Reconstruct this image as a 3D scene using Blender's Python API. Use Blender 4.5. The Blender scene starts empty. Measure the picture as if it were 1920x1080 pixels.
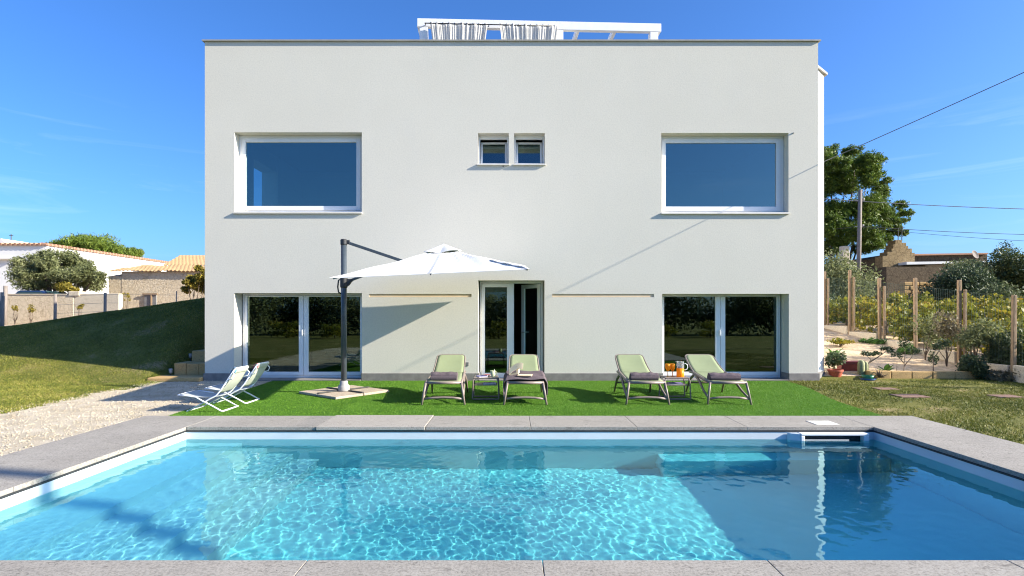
import bpy, math, random
import numpy as np
from mathutils import Vector, Matrix

SC = bpy.context.scene
COL = SC.collection
PI = math.pi
R = math.radians
F, CX, HZ, CAMZ = 1050.0, 960.0, 588.0, 1.5
rng = np.random.default_rng(11)
random.seed(7)

def at(px, py, Y):
    return ((px - CX) / F * Y, Y, CAMZ + (HZ - py) / F * Y)

# ------------------------------------------------------------------ helpers
class MB:
    def __init__(s): s.v = []; s.f = []
    def add(s, vs, fs):
        b = len(s.v); s.v += [tuple(map(float, p)) for p in vs]; s.f += [tuple(i + b for i in q) for q in fs]; return s
    def box(s, x0, x1, y0, y1, z0, z1):
        return s.add([(x0,y0,z0),(x1,y0,z0),(x1,y1,z0),(x0,y1,z0),(x0,y0,z1),(x1,y0,z1),(x1,y1,z1),(x0,y1,z1)],
                     [(0,3,2,1),(4,5,6,7),(0,1,5,4),(1,2,6,5),(2,3,7,6),(3,0,4,7)])
    def quad(s, a, b, c, d): return s.add([a,b,c,d], [(0,1,2,3)])
    def bar(s, p0, p1, w, h, up=(0,0,1)):
        p0 = Vector(p0); p1 = Vector(p1); d = (p1-p0).normalized(); u = Vector(up)
        sx = d.cross(u)
        if sx.length < 1e-4: sx = d.cross(Vector((0,1,0)))
        sx.normalize(); uu = sx.cross(d)
        vs = []
        for p in (p0, p1):
            for a, b in ((-1,-1),(1,-1),(1,1),(-1,1)): vs.append(p + sx*a*w/2 + uu*b*h/2)
        return s.add(vs, [(0,1,2,3),(7,6,5,4),(0,4,5,1),(1,5,6,2),(2,6,7,3),(3,7,4,0)])
    def tube(s, pts, r, n=8, closed=False):
        pts = [Vector(p) for p in pts]; m = len(pts)
        rs = r if isinstance(r, (list, tuple)) else [r]*m
        rings = []; prev = None
        for i, p in enumerate(pts):
            if closed: t = pts[(i+1) % m] - pts[i-1]
            else: t = (pts[min(i+1, m-1)] - pts[max(i-1, 0)])
            t.normalize()
            if prev is None:
                a = t.cross(Vector((0,0,1)))
                if a.length < 1e-3: a = t.cross(Vector((1,0,0)))
            else: a = prev - t*prev.dot(t)
            a.normalize(); prev = a; b = t.cross(a)
            rings.append([p + (a*math.cos(2*PI*k/n) + b*math.sin(2*PI*k/n))*rs[i] for k in range(n)])
        vs = [q for g in rings for q in g]; fs = []
        for i in range(m if closed else m-1):
            j = (i+1) % m
            for k in range(n): fs.append((i*n+k, i*n+(k+1) % n, j*n+(k+1) % n, j*n+k))
        if not closed: fs += [tuple(range(n))[::-1], tuple((m-1)*n+k for k in range(n))]
        return s.add(vs, fs)
    def lathe(s, prof, c=(0,0,0), n=20, cap=True):
        vs = []; fs = []
        for (r, z) in prof:
            for k in range(n): vs.append((c[0]+r*math.cos(2*PI*k/n), c[1]+r*math.sin(2*PI*k/n), c[2]+z))
        for i in range(len(prof)-1):
            for k in range(n): fs.append((i*n+k, i*n+(k+1) % n, (i+1)*n+(k+1) % n, (i+1)*n+k))
        if cap: fs += [tuple(range(n))[::-1], tuple((len(prof)-1)*n+k for k in range(n))]
        return s.add(vs, fs)
    def prism(s, poly, z0, z1):
        n = len(poly)
        vs = [(x,y,z0) for x,y in poly] + [(x,y,z1) for x,y in poly]
        return s.add(vs, [tuple(range(n))[::-1], tuple(range(n,2*n))] + [(i,(i+1)%n,n+(i+1)%n,n+i) for i in range(n)])
    def prism_y(s, poly, y0, y1):       # polygon in x,z extruded along y
        n = len(poly)
        vs = [(x,y0,z) for x,z in poly] + [(x,y1,z) for x,z in poly]
        return s.add(vs, [tuple(range(n)), tuple(range(n,2*n))[::-1]] + [(i,n+i,n+(i+1)%n,(i+1)%n) for i in range(n)])
    def prism_x(s, poly, x0, x1):       # polygon in y,z extruded along x
        n = len(poly)
        vs = [(x0,y,z) for y,z in poly] + [(x1,y,z) for y,z in poly]
        return s.add(vs, [tuple(range(n))[::-1], tuple(range(n,2*n))] + [(i,(i+1)%n,n+(i+1)%n,n+i) for i in range(n)])
    def grid(s, fn, nu, nv):
        vs = [fn(i/(nu-1), j/(nv-1)) for j in range(nv) for i in range(nu)]
        fs = [(j*nu+i, j*nu+i+1, (j+1)*nu+i+1, (j+1)*nu+i) for j in range(nv-1) for i in range(nu-1)]
        return s.add(vs, fs)
    def build(s, name, m, parent=None, smooth=False, world=False, bevel=0, solid=0, seg=2):
        vs = s.v
        if world and parent is not None:
            o = ORG[parent.name]; vs = [(a-o[0], b-o[1], c-o[2]) for a,b,c in vs]
        me = bpy.data.meshes.new(name); me.from_pydata(vs, [], s.f); me.materials.append(m)
        if smooth: me.polygons.foreach_set('use_smooth', [True]*len(me.polygons))
        me.update()
        o = bpy.data.objects.new(name, me); COL.objects.link(o)
        if parent is not None: o.parent = parent
        if solid:
            md = o.modifiers.new('solid', 'SOLIDIFY'); md.thickness = solid; md.offset = 0
        if bevel:
            md = o.modifiers.new('bevel', 'BEVEL'); md.width = bevel; md.segments = seg; md.limit_method = 'ANGLE'; md.angle_limit = R(40)
        return o

ORG = {}
def tag(o, label=None, cat=None, group=None, kind=None):
    if label: o['label'] = label
    if cat: o['category'] = cat
    if group: o['group'] = group
    if kind: o['kind'] = kind
    return o
def thing(name, loc, label, cat, group=None, rz=0):
    o = bpy.data.objects.new(name, None); o.empty_display_size = .2; COL.objects.link(o)
    o.location = loc; o.rotation_euler = (0,0,rz); ORG[o.name] = tuple(loc)
    return tag(o, label, cat, group)
def npmesh(name, V, Fa, m, parent=None, tint=None, smooth=False):
    me = bpy.data.meshes.new(name)
    nv, nf, k = len(V), len(Fa), Fa.shape[1]
    me.vertices.add(nv); me.vertices.foreach_set('co', np.ascontiguousarray(V, dtype=np.float32).ravel())
    me.loops.add(nf*k); me.loops.foreach_set('vertex_index', np.ascontiguousarray(Fa, dtype=np.int32).ravel())
    me.polygons.add(nf); me.polygons.foreach_set('loop_start', np.arange(0, nf*k, k, dtype=np.int32))
    me.polygons.foreach_set('loop_total', np.full(nf, k, dtype=np.int32))
    if smooth: me.polygons.foreach_set('use_smooth', np.ones(nf, dtype=bool))
    if tint is not None:
        a = me.attributes.new('tint', 'FLOAT', 'POINT'); a.data.foreach_set('value', np.asarray(tint, dtype=np.float32))
    me.materials.append(m); me.update(); me.validate()
    o = bpy.data.objects.new(name, me); COL.objects.link(o)
    if parent is not None: o.parent = parent
    return o
def copy_tree(o, parent=None):
    c = o.copy(); COL.objects.link(c)
    if parent is not None: c.parent = parent
    for ch in o.children: copy_tree(ch, c)
    return c

# ------------------------------------------------------------------ materials
def newmat(name):
    m = bpy.data.materials.new(name); m.use_nodes = True
    nt = m.node_tree; return m, nt, nt.nodes['Principled BSDF']
def mixrgb(nt, fac, a, b, mode='MIX'):
    n = nt.nodes.new('ShaderNodeMix'); n.data_type = 'RGBA'; n.blend_type = mode
    def put(i, v):
        if isinstance(v, bpy.types.NodeSocket): nt.links.new(v, n.inputs[i])
        elif isinstance(v, (int, float)): n.inputs[i].default_value = v
        else: n.inputs[i].default_value = (*v, 1)
    put(0, fac); put(6, a); put(7, b); return n.outputs[2]
def noise(nt, scale, detail=4, rough=.55, vec=None, dist=0):
    n = nt.nodes.new('ShaderNodeTexNoise'); n.inputs['Scale'].default_value = scale
    n.inputs['Detail'].default_value = detail; n.inputs['Roughness'].default_value = rough; n.inputs['Distortion'].default_value = dist
    if vec is not None: nt.links.new(vec, n.inputs['Vector'])
    return n.outputs['Fac']
def ramp(nt, src, stops):
    n = nt.nodes.new('ShaderNodeValToRGB'); e = n.color_ramp.elements
    while len(e) < len(stops): e.new(.5)
    for el, (p, c) in zip(e, stops): el.position = p; el.color = (*c, 1) if len(c) == 3 else c
    nt.links.new(src, n.inputs[0]); return n.outputs[0]
def coords(nt, scale=(1,1,1), rot=(0,0,0)):
    t = nt.nodes.new('ShaderNodeTexCoord'); mp = nt.nodes.new('ShaderNodeMapping')
    mp.inputs['Scale'].default_value = scale; mp.inputs['Rotation'].default_value = rot
    nt.links.new(t.outputs['Object'], mp.inputs['Vector']); return mp.outputs[0]
def bump(nt, b, h, strength, dist=.01):
    n = nt.nodes.new('ShaderNodeBump'); n.inputs['Strength'].default_value = strength; n.inputs['Distance'].default_value = dist
    nt.links.new(h, n.inputs['Height']); nt.links.new(n.outputs[0], b.inputs['Normal'])
def pm(name, c1, c2=None, scale=5, rough=.6, bs=0, bscale=60, metal=0, spec=.5, lo=.35, hi=.65, stretch=(1,1,1)):
    m, nt, b = newmat(name); b.inputs['Roughness'].default_value = rough; b.inputs['Metallic'].default_value = metal
    b.inputs['Specular IOR Level'].default_value = spec
    v = coords(nt, stretch)
    if c2 is None: c2 = tuple(min(1, x*1.18+.005) for x in c1); c1 = tuple(x*.9 for x in c1)
    nt.links.new(ramp(nt, noise(nt, scale, 5, .6, v), [(lo, c1), (hi, c2)]), b.inputs['Base Color'])
    if bs: bump(nt, b, noise(nt, bscale, 3, .6, v), bs)
    return m
def leafmat(name, stops, trans=.35, rough=.55):
    m, nt, b = newmat(name); b.inputs['Roughness'].default_value = rough; b.inputs['Specular IOR Level'].default_value = .3
    a = nt.nodes.new('ShaderNodeAttribute'); a.attribute_name = 'tint'
    c = ramp(nt, a.outputs['Fac'], stops); nt.links.new(c, b.inputs['Base Color'])
    t = nt.nodes.new('ShaderNodeBsdfTranslucent'); nt.links.new(c, t.inputs[0])
    mx = nt.nodes.new('ShaderNodeMixShader'); mx.inputs[0].default_value = trans
    nt.links.new(b.outputs[0], mx.inputs[1]); nt.links.new(t.outputs[0], mx.inputs[2])
    nt.links.new(mx.outputs[0], nt.nodes['Material Output'].inputs[0]); return m
def clothmat(name, c, trans=.3, rough=.85, weave=0, bs=.15, bscale=40):
    m, nt, b = newmat(name); b.inputs['Roughness'].default_value = rough; b.inputs['Specular IOR Level'].default_value = .15
    v = coords(nt)
    cc = mixrgb(nt, noise(nt, 6, 4, .6, v), tuple(x*.93 for x in c), tuple(min(1, x*1.06) for x in c)); nt.links.new(cc, b.inputs['Base Color'])
    bump(nt, b, noise(nt, bscale, 3, .6, v), bs)
    if trans:
        t = nt.nodes.new('ShaderNodeBsdfTranslucent'); nt.links.new(cc, t.inputs[0])
        mx = nt.nodes.new('ShaderNodeMixShader'); mx.inputs[0].default_value = trans
        nt.links.new(b.outputs[0], mx.inputs[1]); nt.links.new(t.outputs[0], mx.inputs[2])
        nt.links.new(mx.outputs[0], nt.nodes['Material Output'].inputs[0])
    return m

def plaster_mat():
    m, nt, b = newmat('plaster'); b.inputs['Roughness'].default_value = .9; b.inputs['Specular IOR Level'].default_value = .2
    v = coords(nt)
    big = noise(nt, .55, 5, .6, v); fine = noise(nt, 30, 4, .8, v)
    streak = noise(nt, 1.2, 4, .6, coords(nt, (1.6, 1.6, .7)))
    c = mixrgb(nt, big, (.60,.57,.495), (.685,.65,.57))
    c = mixrgb(nt, ramp(nt, streak, [(.5,(0,0,0)), (.78,(.2,.2,.2))]), c, (.59,.575,.54))
    c = mixrgb(nt, ramp(nt, fine, [(.34,(.38,.38,.38)), (.56,(0,0,0))]), c, (.47,.455,.41))
    nt.links.new(c, b.inputs['Base Color'])
    bump(nt, b, noise(nt, 38, 4, .8, v), .42, .006)
    return m
def glass_mat(name, tint, base):
    m = bpy.data.materials.new(name); m.use_nodes = True; nt = m.node_tree; nt.nodes.clear()
    out = nt.nodes.new('ShaderNodeOutputMaterial'); tr = nt.nodes.new('ShaderNodeBsdfTransparent'); tr.inputs[0].default_value = (*tint, 1)
    gl = nt.nodes.new('ShaderNodeBsdfGlossy'); gl.inputs['Roughness'].default_value = 0.0; gl.inputs[0].default_value = (.82,1,.92,1)
    fr = nt.nodes.new('ShaderNodeFresnel'); fr.inputs[0].default_value = 1.5
    mt = nt.nodes.new('ShaderNodeMath'); mt.operation = 'MULTIPLY_ADD'; mt.use_clamp = True
    mt.inputs[1].default_value = 1.3; mt.inputs[2].default_value = base
    nt.links.new(fr.outputs[0], mt.inputs[0])
    mx = nt.nodes.new('ShaderNodeMixShader'); nt.links.new(mt.outputs[0], mx.inputs[0])
    nt.links.new(tr.outputs[0], mx.inputs[1]); nt.links.new(gl.outputs[0], mx.inputs[2]); nt.links.new(mx.outputs[0], out.inputs[0])
    return m

def stone_mat(name, a, b_, dark, scale=9, bs=.5, cracks=True):
    m, nt, b = newmat(name); b.inputs['Roughness'].default_value = .85; b.inputs['Specular IOR Level'].default_value = .25
    v = coords(nt)
    c = mixrgb(nt, noise(nt, 1.3, 6, .65, v), a, b_)
    st = noise(nt, scale, 6, .75, coords(nt, (.6, 1.6, 1)), .6)
    c = mixrgb(nt, ramp(nt, st, [(.57,(0,0,0)), (.7,(.8,.8,.8))]), c, dark)
    c = mixrgb(nt, ramp(nt, noise(nt, 60, 3, .7, v), [(.36,(.5,.5,.5)), (.55,(0,0,0))]), c, dark)
    fl = noise(nt, 26, 5, .85, coords(nt, (.7, 1.3, 1)), 1.5); pt = noise(nt, 2.3, 4, .6, v)
    fm = nt.nodes.new('ShaderNodeMath'); fm.operation = 'MULTIPLY'; nt.links.new(ramp(nt, fl, [(.56,(0,0,0)), (.62,(1,1,1))]), fm.inputs[0]); nt.links.new(ramp(nt, pt, [(.36,(0,0,0)), (.62,(.95,.95,.95))]), fm.inputs[1])
    c = mixrgb(nt, fm.outputs[0], c, tuple(x*.55 for x in dark))
    nt.links.new(c, b.inputs['Base Color']); bump(nt, b, noise(nt, 45, 5, .75, v), bs, .006); return m

M = {}
M['plaster'] = plaster_mat()
M['plinth'] = pm('plinth_stone', (.17,.155,.15), (.23,.215,.205), 6, .7, .2, 50)
M['pvc'] = pm('white_pvc', (.76,.77,.78), (.80,.81,.82), 3, .35)
M['sill'] = pm('pale_sill', (.62,.58,.52), (.68,.64,.58), 8, .6, .1)
M['cap'] = pm('roof_flashing', (.30,.28,.25), (.36,.34,.31), 4, .5)
M['interior'] = pm('interior_paint', (.60,.61,.61), (.64,.65,.65), 2, .8)
M['darkroom'] = pm('dim_room', (.16,.155,.15), (.2,.195,.19), 2, .8)  # dark colour stands in for the lack of light indoors
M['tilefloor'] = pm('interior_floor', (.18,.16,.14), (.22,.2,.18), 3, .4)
M['glass_up'] = glass_mat('window_glass', (.40,.56,.62), .12)
M['glass_low'] = glass_mat('door_glass', (.46,.54,.51), .045)
M['slot'] = pm('slot_warm_bounce', (.62,.47,.30), (.68,.53,.36), 4, .7)  # warm reflected light put into the slot's plaster colour
M['outlet'] = pm('outlet_plastic', (.12,.12,.12), (.2,.2,.2), 20, .5)
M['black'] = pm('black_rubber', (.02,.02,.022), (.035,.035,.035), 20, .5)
M['steel'] = pm('brushed_steel', (.55,.55,.55), (.65,.65,.65), 10, .3, metal=.9)
M['whitewood'] = pm('painted_timber', (.74,.74,.74), (.80,.80,.80), 5, .5, .08, 30)
M['curtain'] = clothmat('voile_curtain', (.80,.78,.74), .5)
M['canopy'] = clothmat('parasol_canvas', (.74,.74,.73), .18, bs=.12)
M['anthracite'] = pm('anthracite_metal', (.045,.06,.075), (.06,.075,.09), 8, .38)
M['greyplastic'] = pm('grey_plastic', (.30,.29,.28), (.36,.35,.34), 10, .55)
M['taupe'] = pm('taupe_resin', (.21,.165,.145), (.245,.195,.17), 8, .45)
M['sling'] = clothmat('olive_sling', (.29,.335,.195), .12, bs=.3, bscale=260)
M['towel'] = clothmat('mauve_towel', (.135,.105,.115), 0, .95, bs=.9, bscale=130)
M['whitetube'] = pm('white_tube', (.72,.74,.76), (.78,.80,.82), 6, .3)
M['chaircloth'] = clothmat('pale_sling', (.66,.68,.58), .45, bs=.1)
M['chairseat'] = clothmat('blue_sling', (.52,.55,.56), .3, bs=.1)
M['blue'] = clothmat('blue_cloth', (.12,.34,.62), .1)
M['pink'] = clothmat('pink_cloth', (.62,.16,.22), .1)
M['paper'] = pm('paper', (.72,.57,.34), (.80,.66,.43), 12, .8)
M['whitepaper'] = pm('magazine_paper', (.7,.7,.72), (.8,.8,.8), 12, .5)
M['bluepaper'] = pm('magazine_cover', (.16,.17,.38), (.30,.22,.42), 14, .4)
M['redpaper'] = pm('magazine_photo', (.45,.07,.09), (.62,.18,.18), 18, .4)
M['mug'] = pm('green_ceramic', (.42,.45,.27), (.46,.49,.30), 8, .35)
M['coping'] = stone_mat('coping_stone', (.235,.215,.185), (.43,.395,.345), (.12,.105,.09), 10)
M['slab'] = stone_mat('pale_slab', (.33,.30,.26), (.41,.375,.325), (.17,.15,.13), 6)
M['liner'] = pm('pool_liner', (.58,.62,.64), (.62,.66,.68), 2, .5)
M['linerwall'] = pm('pool_wall_depth_tint', (.32,.52,.58), (.36,.56,.62), 2, .5)  # water's depth tint painted into the pale liner; steps and floor likewise
M['linerstep'] = pm('pool_step_depth_tint', (.38,.53,.60), (.42,.57,.64), 2, .5)
M['linerfloor'] = pm('pool_floor_depth_tint', (.28,.62,.69), (.32,.66,.73), 2, .5)
M['whiteplastic'] = pm('white_plastic', (.75,.76,.76), (.8,.81,.81), 6, .4)
M['lidplastic'] = pm('cream_lid', (.72,.69,.60), (.76,.73,.64), 6, .5)
M['aggregate'] = stone_mat('aggregate_slab', (.42,.33,.24), (.58,.50,.40), (.20,.15,.11), 40, .9)
M['tufa'] = stone_mat('tufa_block', (.46,.29,.115), (.60,.41,.19), (.24,.15,.07), 14, .9)
M['tufapale'] = stone_mat('tufa_pale', (.58,.49,.36), (.70,.61,.47), (.30,.24,.16), 10, .8)
M['timber'] = pm('weathered_post', (.23,.15,.085), (.36,.25,.15), 12, .85, .5, 40, stretch=(4,4,.6))
M['greytimber'] = pm('grey_post', (.17,.14,.12), (.26,.22,.19), 12, .85, .5, 40, stretch=(4,4,.6))
M['wire'] = pm('fence_wire', (.03,.06,.045), (.04,.08,.06), 10, .5)
M['cable'] = pm('cable_black', (.04,.04,.04), (.06,.06,.06), 10, .6)
M['cablegrey'] = pm('cable_grey', (.16,.16,.16), (.2,.2,.2), 10, .6)
M['terracotta'] = pm('terracotta', (.36,.07,.035), (.46,.11,.055), 9, .6, .2)
M['trough'] = pm('brown_trough', (.20,.035,.025), (.26,.05,.035), 9, .5)
M['bowlgreen'] = pm('green_pot', (.01,.16,.07), (.02,.2,.09), 9, .4)
M['bowlblue'] = pm('blue_dish', (.02,.10,.30), (.03,.13,.36), 9, .4)
M['cactus'] = pm('cactus_skin', (.17,.20,.09), (.36,.36,.2), 22, .7, .4, stretch=(6,6,1))
M['bark'] = pm('bark', (.085,.06,.042), (.17,.125,.09), 9, .9, .8, 25, stretch=(3,3,.7))
M['twig'] = pm('twig', (.20,.15,.11), (.28,.22,.16), 9, .9)
M['brickpaver'] = stone_mat('brick_paver', (.22,.12,.085), (.32,.20,.15), (.12,.08,.06), 20)
M['whitewall'] = pm('white_render', (.70,.685,.66), (.76,.745,.72), 1.2, .9, .1, 30)
M['rooftile'] = stone_mat('clay_tile', (.36,.22,.10), (.50,.34,.18), (.24,.14,.08), 12, .5)
M['redtile'] = stone_mat('red_tile', (.38,.20,.13), (.48,.28,.18), (.2,.1,.07), 12, .5)
M['rubble'] = None
def rubble(name, a, b_, mortar, sc):
    m, nt, b = newmat(name); b.inputs['Roughness'].default_value = .95; b.inputs['Specular IOR Level'].default_value = .1
    v = coords(nt)
    vo = nt.nodes.new('ShaderNodeTexVoronoi'); vo.inputs['Scale'].default_value = sc; nt.links.new(v, vo.inputs['Vector'])
    ve = nt.nodes.new('ShaderNodeTexVoronoi'); ve.feature = 'DISTANCE_TO_EDGE'; ve.inputs['Scale'].default_value = sc; nt.links.new(v, ve.inputs['Vector'])
    c = mixrgb(nt, noise(nt, .7, 5, .7, v), a, b_)
    c = mixrgb(nt, ramp(nt, ve.outputs['Distance'], [(.0,(.5,.5,.5)), (.07,(0,0,0))]), c, mortar)
    c = mixrgb(nt, ramp(nt, noise(nt, 7, 5, .8, v), [(.5,(0,0,0)), (.7,(.6,.6,.6))]), c, mortar)
    nt.links.new(c, b.inputs['Base Color']); bump(nt, b, noise(nt, 9, 6, .8, v), 1.0, .08); return m
M['rubble'] = rubble('rubble_wall', (.50,.40,.27), (.74,.64,.49), (.36,.28,.19), 4.0)
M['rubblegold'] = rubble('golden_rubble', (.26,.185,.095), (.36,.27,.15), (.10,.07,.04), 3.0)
M['rubbleshade'] = rubble('shaded_rubble', (.085,.066,.045), (.15,.118,.08), (.04,.03,.022), 2.6)  # shade on the ruin walls darkened into the stone colour
M['cararpaint'] = pm('car_paint', (.012,.03,.09), (.015,.035,.1), 3, .25)
M['carglass'] = pm('car_glass', (.03,.06,.07), (.04,.08,.09), 3, .08)
M['tyre'] = pm('tyre', (.02,.02,.02), (.03,.03,.03), 9, .8)
# foliage
M['turf'] = leafmat('turf_blade', [(0,(.07,.17,.014)), (.6,(.13,.28,.022)), (1,(.22,.37,.045))], .3)
M['lawn'] = leafmat('lawn_blade', [(0,(.06,.085,.012)), (.5,(.17,.19,.027)), (.85,(.30,.28,.05)), (1,(.40,.32,.12))], .15)
M['pine'] = leafmat('pine_needles', [(0,(.035,.075,.013)), (.6,(.10,.16,.022)), (1,(.21,.26,.04))], .3)
M['olive'] = leafmat('olive_leaf', [(0,(.09,.105,.04)), (.6,(.20,.22,.09)), (1,(.34,.35,.19))], .4)
M['oleander'] = leafmat('oleander_leaf', [(0,(.025,.045,.022)), (.6,(.06,.09,.04)), (1,(.15,.18,.09))], .25)
M['vine'] = leafmat('vine_leaf', [(0,(.055,.085,.014)), (.5,(.17,.18,.02)), (.8,(.36,.29,.03)), (1,(.28,.11,.025))], .4)
M['willow'] = leafmat('weeping_leaf', [(0,(.07,.12,.016)), (.6,(.14,.20,.024)), (1,(.24,.29,.05))], .35)
M['yellowbush'] = leafmat('yellow_leaf', [(0,(.10,.10,.016)), (.6,(.25,.20,.03)), (1,(.42,.33,.06))], .35)
M['shrub'] = leafmat('shrub_leaf', [(0,(.03,.055,.022)), (.6,(.075,.105,.042)), (1,(.18,.20,.09))], .25)
M['broad'] = leafmat('broad_leaf', [(0,(.05,.13,.025)), (1,(.12,.23,.05))], .3)
M['dry'] = leafmat('dry_leaf', [(0,(.14,.11,.06)), (1,(.32,.27,.16))], .2)
M['hedge'] = leafmat('hedge_leaf', [(0,(.02,.035,.012)), (.6,(.05,.075,.02)), (1,(.12,.13,.035))], .2)

def ground_mats():
    def g(name, stops, sc, bs, sc2=40, bd=.02):
        m, nt, b = newmat(name); b.inputs['Roughness'].default_value = .95; b.inputs['Specular IOR Level'].default_value = .1
        v = coords(nt); n1 = noise(nt, sc, 6, .7, v)
        c = ramp(nt, n1, stops)
        c = mixrgb(nt, ramp(nt, noise(nt, sc2, 3, .7, v), [(.38,(.55,.55,.55)), (.58,(0,0,0))]), c, tuple(x*.55 for x in stops[0][1]))
        nt.links.new(c, b.inputs['Base Color']); bump(nt, b, noise(nt, sc2, 4, .7, v), bs, bd); return m
    M['soil'] = g('lawn_soil', [(.38,(.12,.125,.03)), (.56,(.19,.18,.05)), (.68,(.36,.27,.15))], 1.1, .6)
    M['gravel'] = g('gravel', [(.36,(.46,.39,.29)), (.62,(.66,.58,.46))], 2.0, .9, 55)
    M['sand'] = g('sandy_soil', [(.34,(.52,.38,.235)), (.62,(.70,.54,.37))], 1.4, .8, 14, .04)
    M['turfbase'] = g('turf_base', [(.36,(.05,.13,.012)), (.62,(.08,.19,.02))], 3, .6, 120, .01)
ground_mats()

# ------------------------------------------------------------------ camera, world, sun
cam = bpy.data.cameras.new('camera'); cam.lens = 36*F/1920; cam.shift_y = (HZ-540)/1920; cam.clip_end = 3000
co = bpy.data.objects.new('camera', cam); co.location = (0,0,CAMZ); co.rotation_euler = (PI/2,0,0); COL.objects.link(co); SC.camera = co
SUN = Vector((-4.6, 1.0, -2.2)).normalized()
ld = bpy.data.lights.new('sun', 'SUN'); ld.energy = 5.0; ld.angle = R(.5); ld.color = (1,.92,.765)
ld.cycles.is_caustics_light = True
lo = bpy.data.objects.new('sun', ld); lo.rotation_euler = SUN.to_track_quat('-Z','Y').to_euler(); COL.objects.link(lo)
W = bpy.data.worlds.new('World'); SC.world = W; W.use_nodes = True; nt = W.node_tree
sky = nt.nodes.new('ShaderNodeTexSky'); sky.sky_type = 'NISHITA'; sky.sun_disc = False
sky.sun_elevation = math.asin(-SUN.z); sky.sun_rotation = math.atan2(-SUN.x, -SUN.y) % (2*PI)
sky.air_density = 1.0; sky.dust_density = 2.2; sky.ozone_density = 6.0; sky.altitude = 200
hs = nt.nodes.new('ShaderNodeHueSaturation'); hs.inputs['Saturation'].default_value = 1.04; hs.inputs['Hue'].default_value = .50
nt.links.new(mixrgb(nt, 1.0, sky.outputs[0], (.54,.69,.90), 'MULTIPLY'), hs.inputs['Color'])
tc = nt.nodes.new('ShaderNodeTexCoord'); mp = nt.nodes.new('ShaderNodeMapping'); mp.inputs['Scale'].default_value = (1.2, 1.2, 14); mp.inputs['Rotation'].default_value = (0, R(-8), 0)
nt.links.new(tc.outputs['Generated'], mp.inputs['Vector'])
cl = noise(nt, 2.2, 6, .6, mp.outputs[0], .8)
clr = ramp(nt, cl, [(.54,(0,0,0)), (.85,(.13,.13,.13))])
sx_ = nt.nodes.new('ShaderNodeSeparateXYZ'); nt.links.new(tc.outputs['Generated'], sx_.inputs[0])
cm = nt.nodes.new('ShaderNodeMath'); cm.operation = 'MULTIPLY'; nt.links.new(clr, cm.inputs[0]); nt.links.new(ramp(nt, sx_.outputs['Z'], [(.06,(0,0,0)), (.14,(1,1,1)), (.24,(1,1,1)), (.31,(0,0,0))]), cm.inputs[1])
skyc = mixrgb(nt, cm.outputs[0], hs.outputs[0], (6.0,6.6,7.2))
bg = nt.nodes['Background']; bg.inputs[1].default_value = .125; nt.links.new(skyc, bg.inputs[0])
SC.view_settings.view_transform = 'Standard'; SC.view_settings.look = 'None'; SC.view_settings.exposure = 1.29
SC.cycles.filter_width = 1.1; SC.view_settings.gamma = 1
SC.cycles.use_denoising = True
SC.cycles.max_bounces = 10; SC.cycles.transparent_max_bounces = 12; SC.cycles.sample_clamp_indirect = 8

# ------------------------------------------------------------------ terrain
def sstep(t):
    t = np.clip(t, 0, 1); return t*t*(3-2*t)
PX0, PX1, PY0, PY1 = -4.227, 4.690, 3.341, 7.264         # pool opening
ZW = -.13
def G(X, Y):
    X = np.asarray(X, float); Y = np.asarray(Y, float)
    right = np.where(X > 6.4, sstep((Y-12.6)/.35)*.12 + np.clip(Y-12.9, 0, 7.5)*.128, 0)
    hx = np.interp(-X, [6.6, 9, 15, 18, 60], [2.05, 1.97, 1.10, 1.05, 1.0])
    left = sstep((Y-11.9)/4.8)*hx*sstep((-X-7.72)/.6)
    left = left - np.where(Y > 17.5, sstep((Y-17.5)/4)*(np.maximum(hx-1.0, 0)), 0)
    far = sstep((Y-18)/8)*1.05
    z = np.where(X > 6.4, right, np.where(X < -6.6, left, 0))
    z = np.where((X > -6.6) & (X < 6.4), far, z)
    return z + .012*np.sin(X*1.7+Y*.6)*np.sin(Y*1.3-X*.4)*(np.abs(X) > 8)
def build_ground():
    xs = np.unique(np.round(np.concatenate([np.arange(-16, 16.01, .2), np.linspace(16, 60, 30), -np.linspace(16, 60, 30), [-700,-250,-120,120,250,700], [PX0-.3, PX1+.3]]), 4))
    ys = np.unique(np.round(np.concatenate([np.arange(-2, 22.01, .2), np.linspace(22, 60, 26), -np.linspace(2, 40, 14), [-700,-200,-80,90,150,300,900], [PY0-.3, PY1+.3]]), 4))
    X, Y = np.meshgrid(xs, ys); Z = G(X, Y)
    nx, ny = len(xs), len(ys); idx = np.arange(nx*ny).reshape(ny, nx)
    Fq = np.stack([idx[:-1,:-1], idx[:-1,1:], idx[1:,1:], idx[1:,:-1]], -1).reshape(-1,4)
    cx = (X[:-1,:-1]+X[1:,1:]).ravel()/2; cy = (Y[:-1,:-1]+Y[1:,1:]).ravel()/2
    hole = (cx > PX0-.29) & (cx < PX1+.29) & (cy > PY0-.29) & (cy < PY1+.29)
    house = (cx > -6.5) & (cx < 6.5) & (cy > 13) & (cy < 21.5)
    keep = ~(hole | house); Fq = Fq[keep]; cx = cx[keep]; cy = cy[keep]
    o = npmesh('ground', np.stack([X,Y,Z], -1).reshape(-1,3), Fq, M['soil'], smooth=True)
    for k in ('gravel', 'sand'): o.data.materials.append(M[k])
    wob = .12*np.sin(cy*2.3) + .1*np.sin(cy*5.1+1)
    mi = np.zeros(len(cx), int)
    mi[(cx > -7.75+wob) & (cx < -4.5) & (cy > 1) & (cy < 12.9)] = 1
    mi[(cx > 6.4) & (cy > 12.75)] = 2
    mi[(cy > 19.0)] = 2
    mi[(cx < -14) & (cy > 17.2)] = 2
    o.data.polygons.foreach_set('material_index', mi.astype(np.int32)); o.data.update()
    tag(o, kind='structure')
build_ground()

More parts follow.
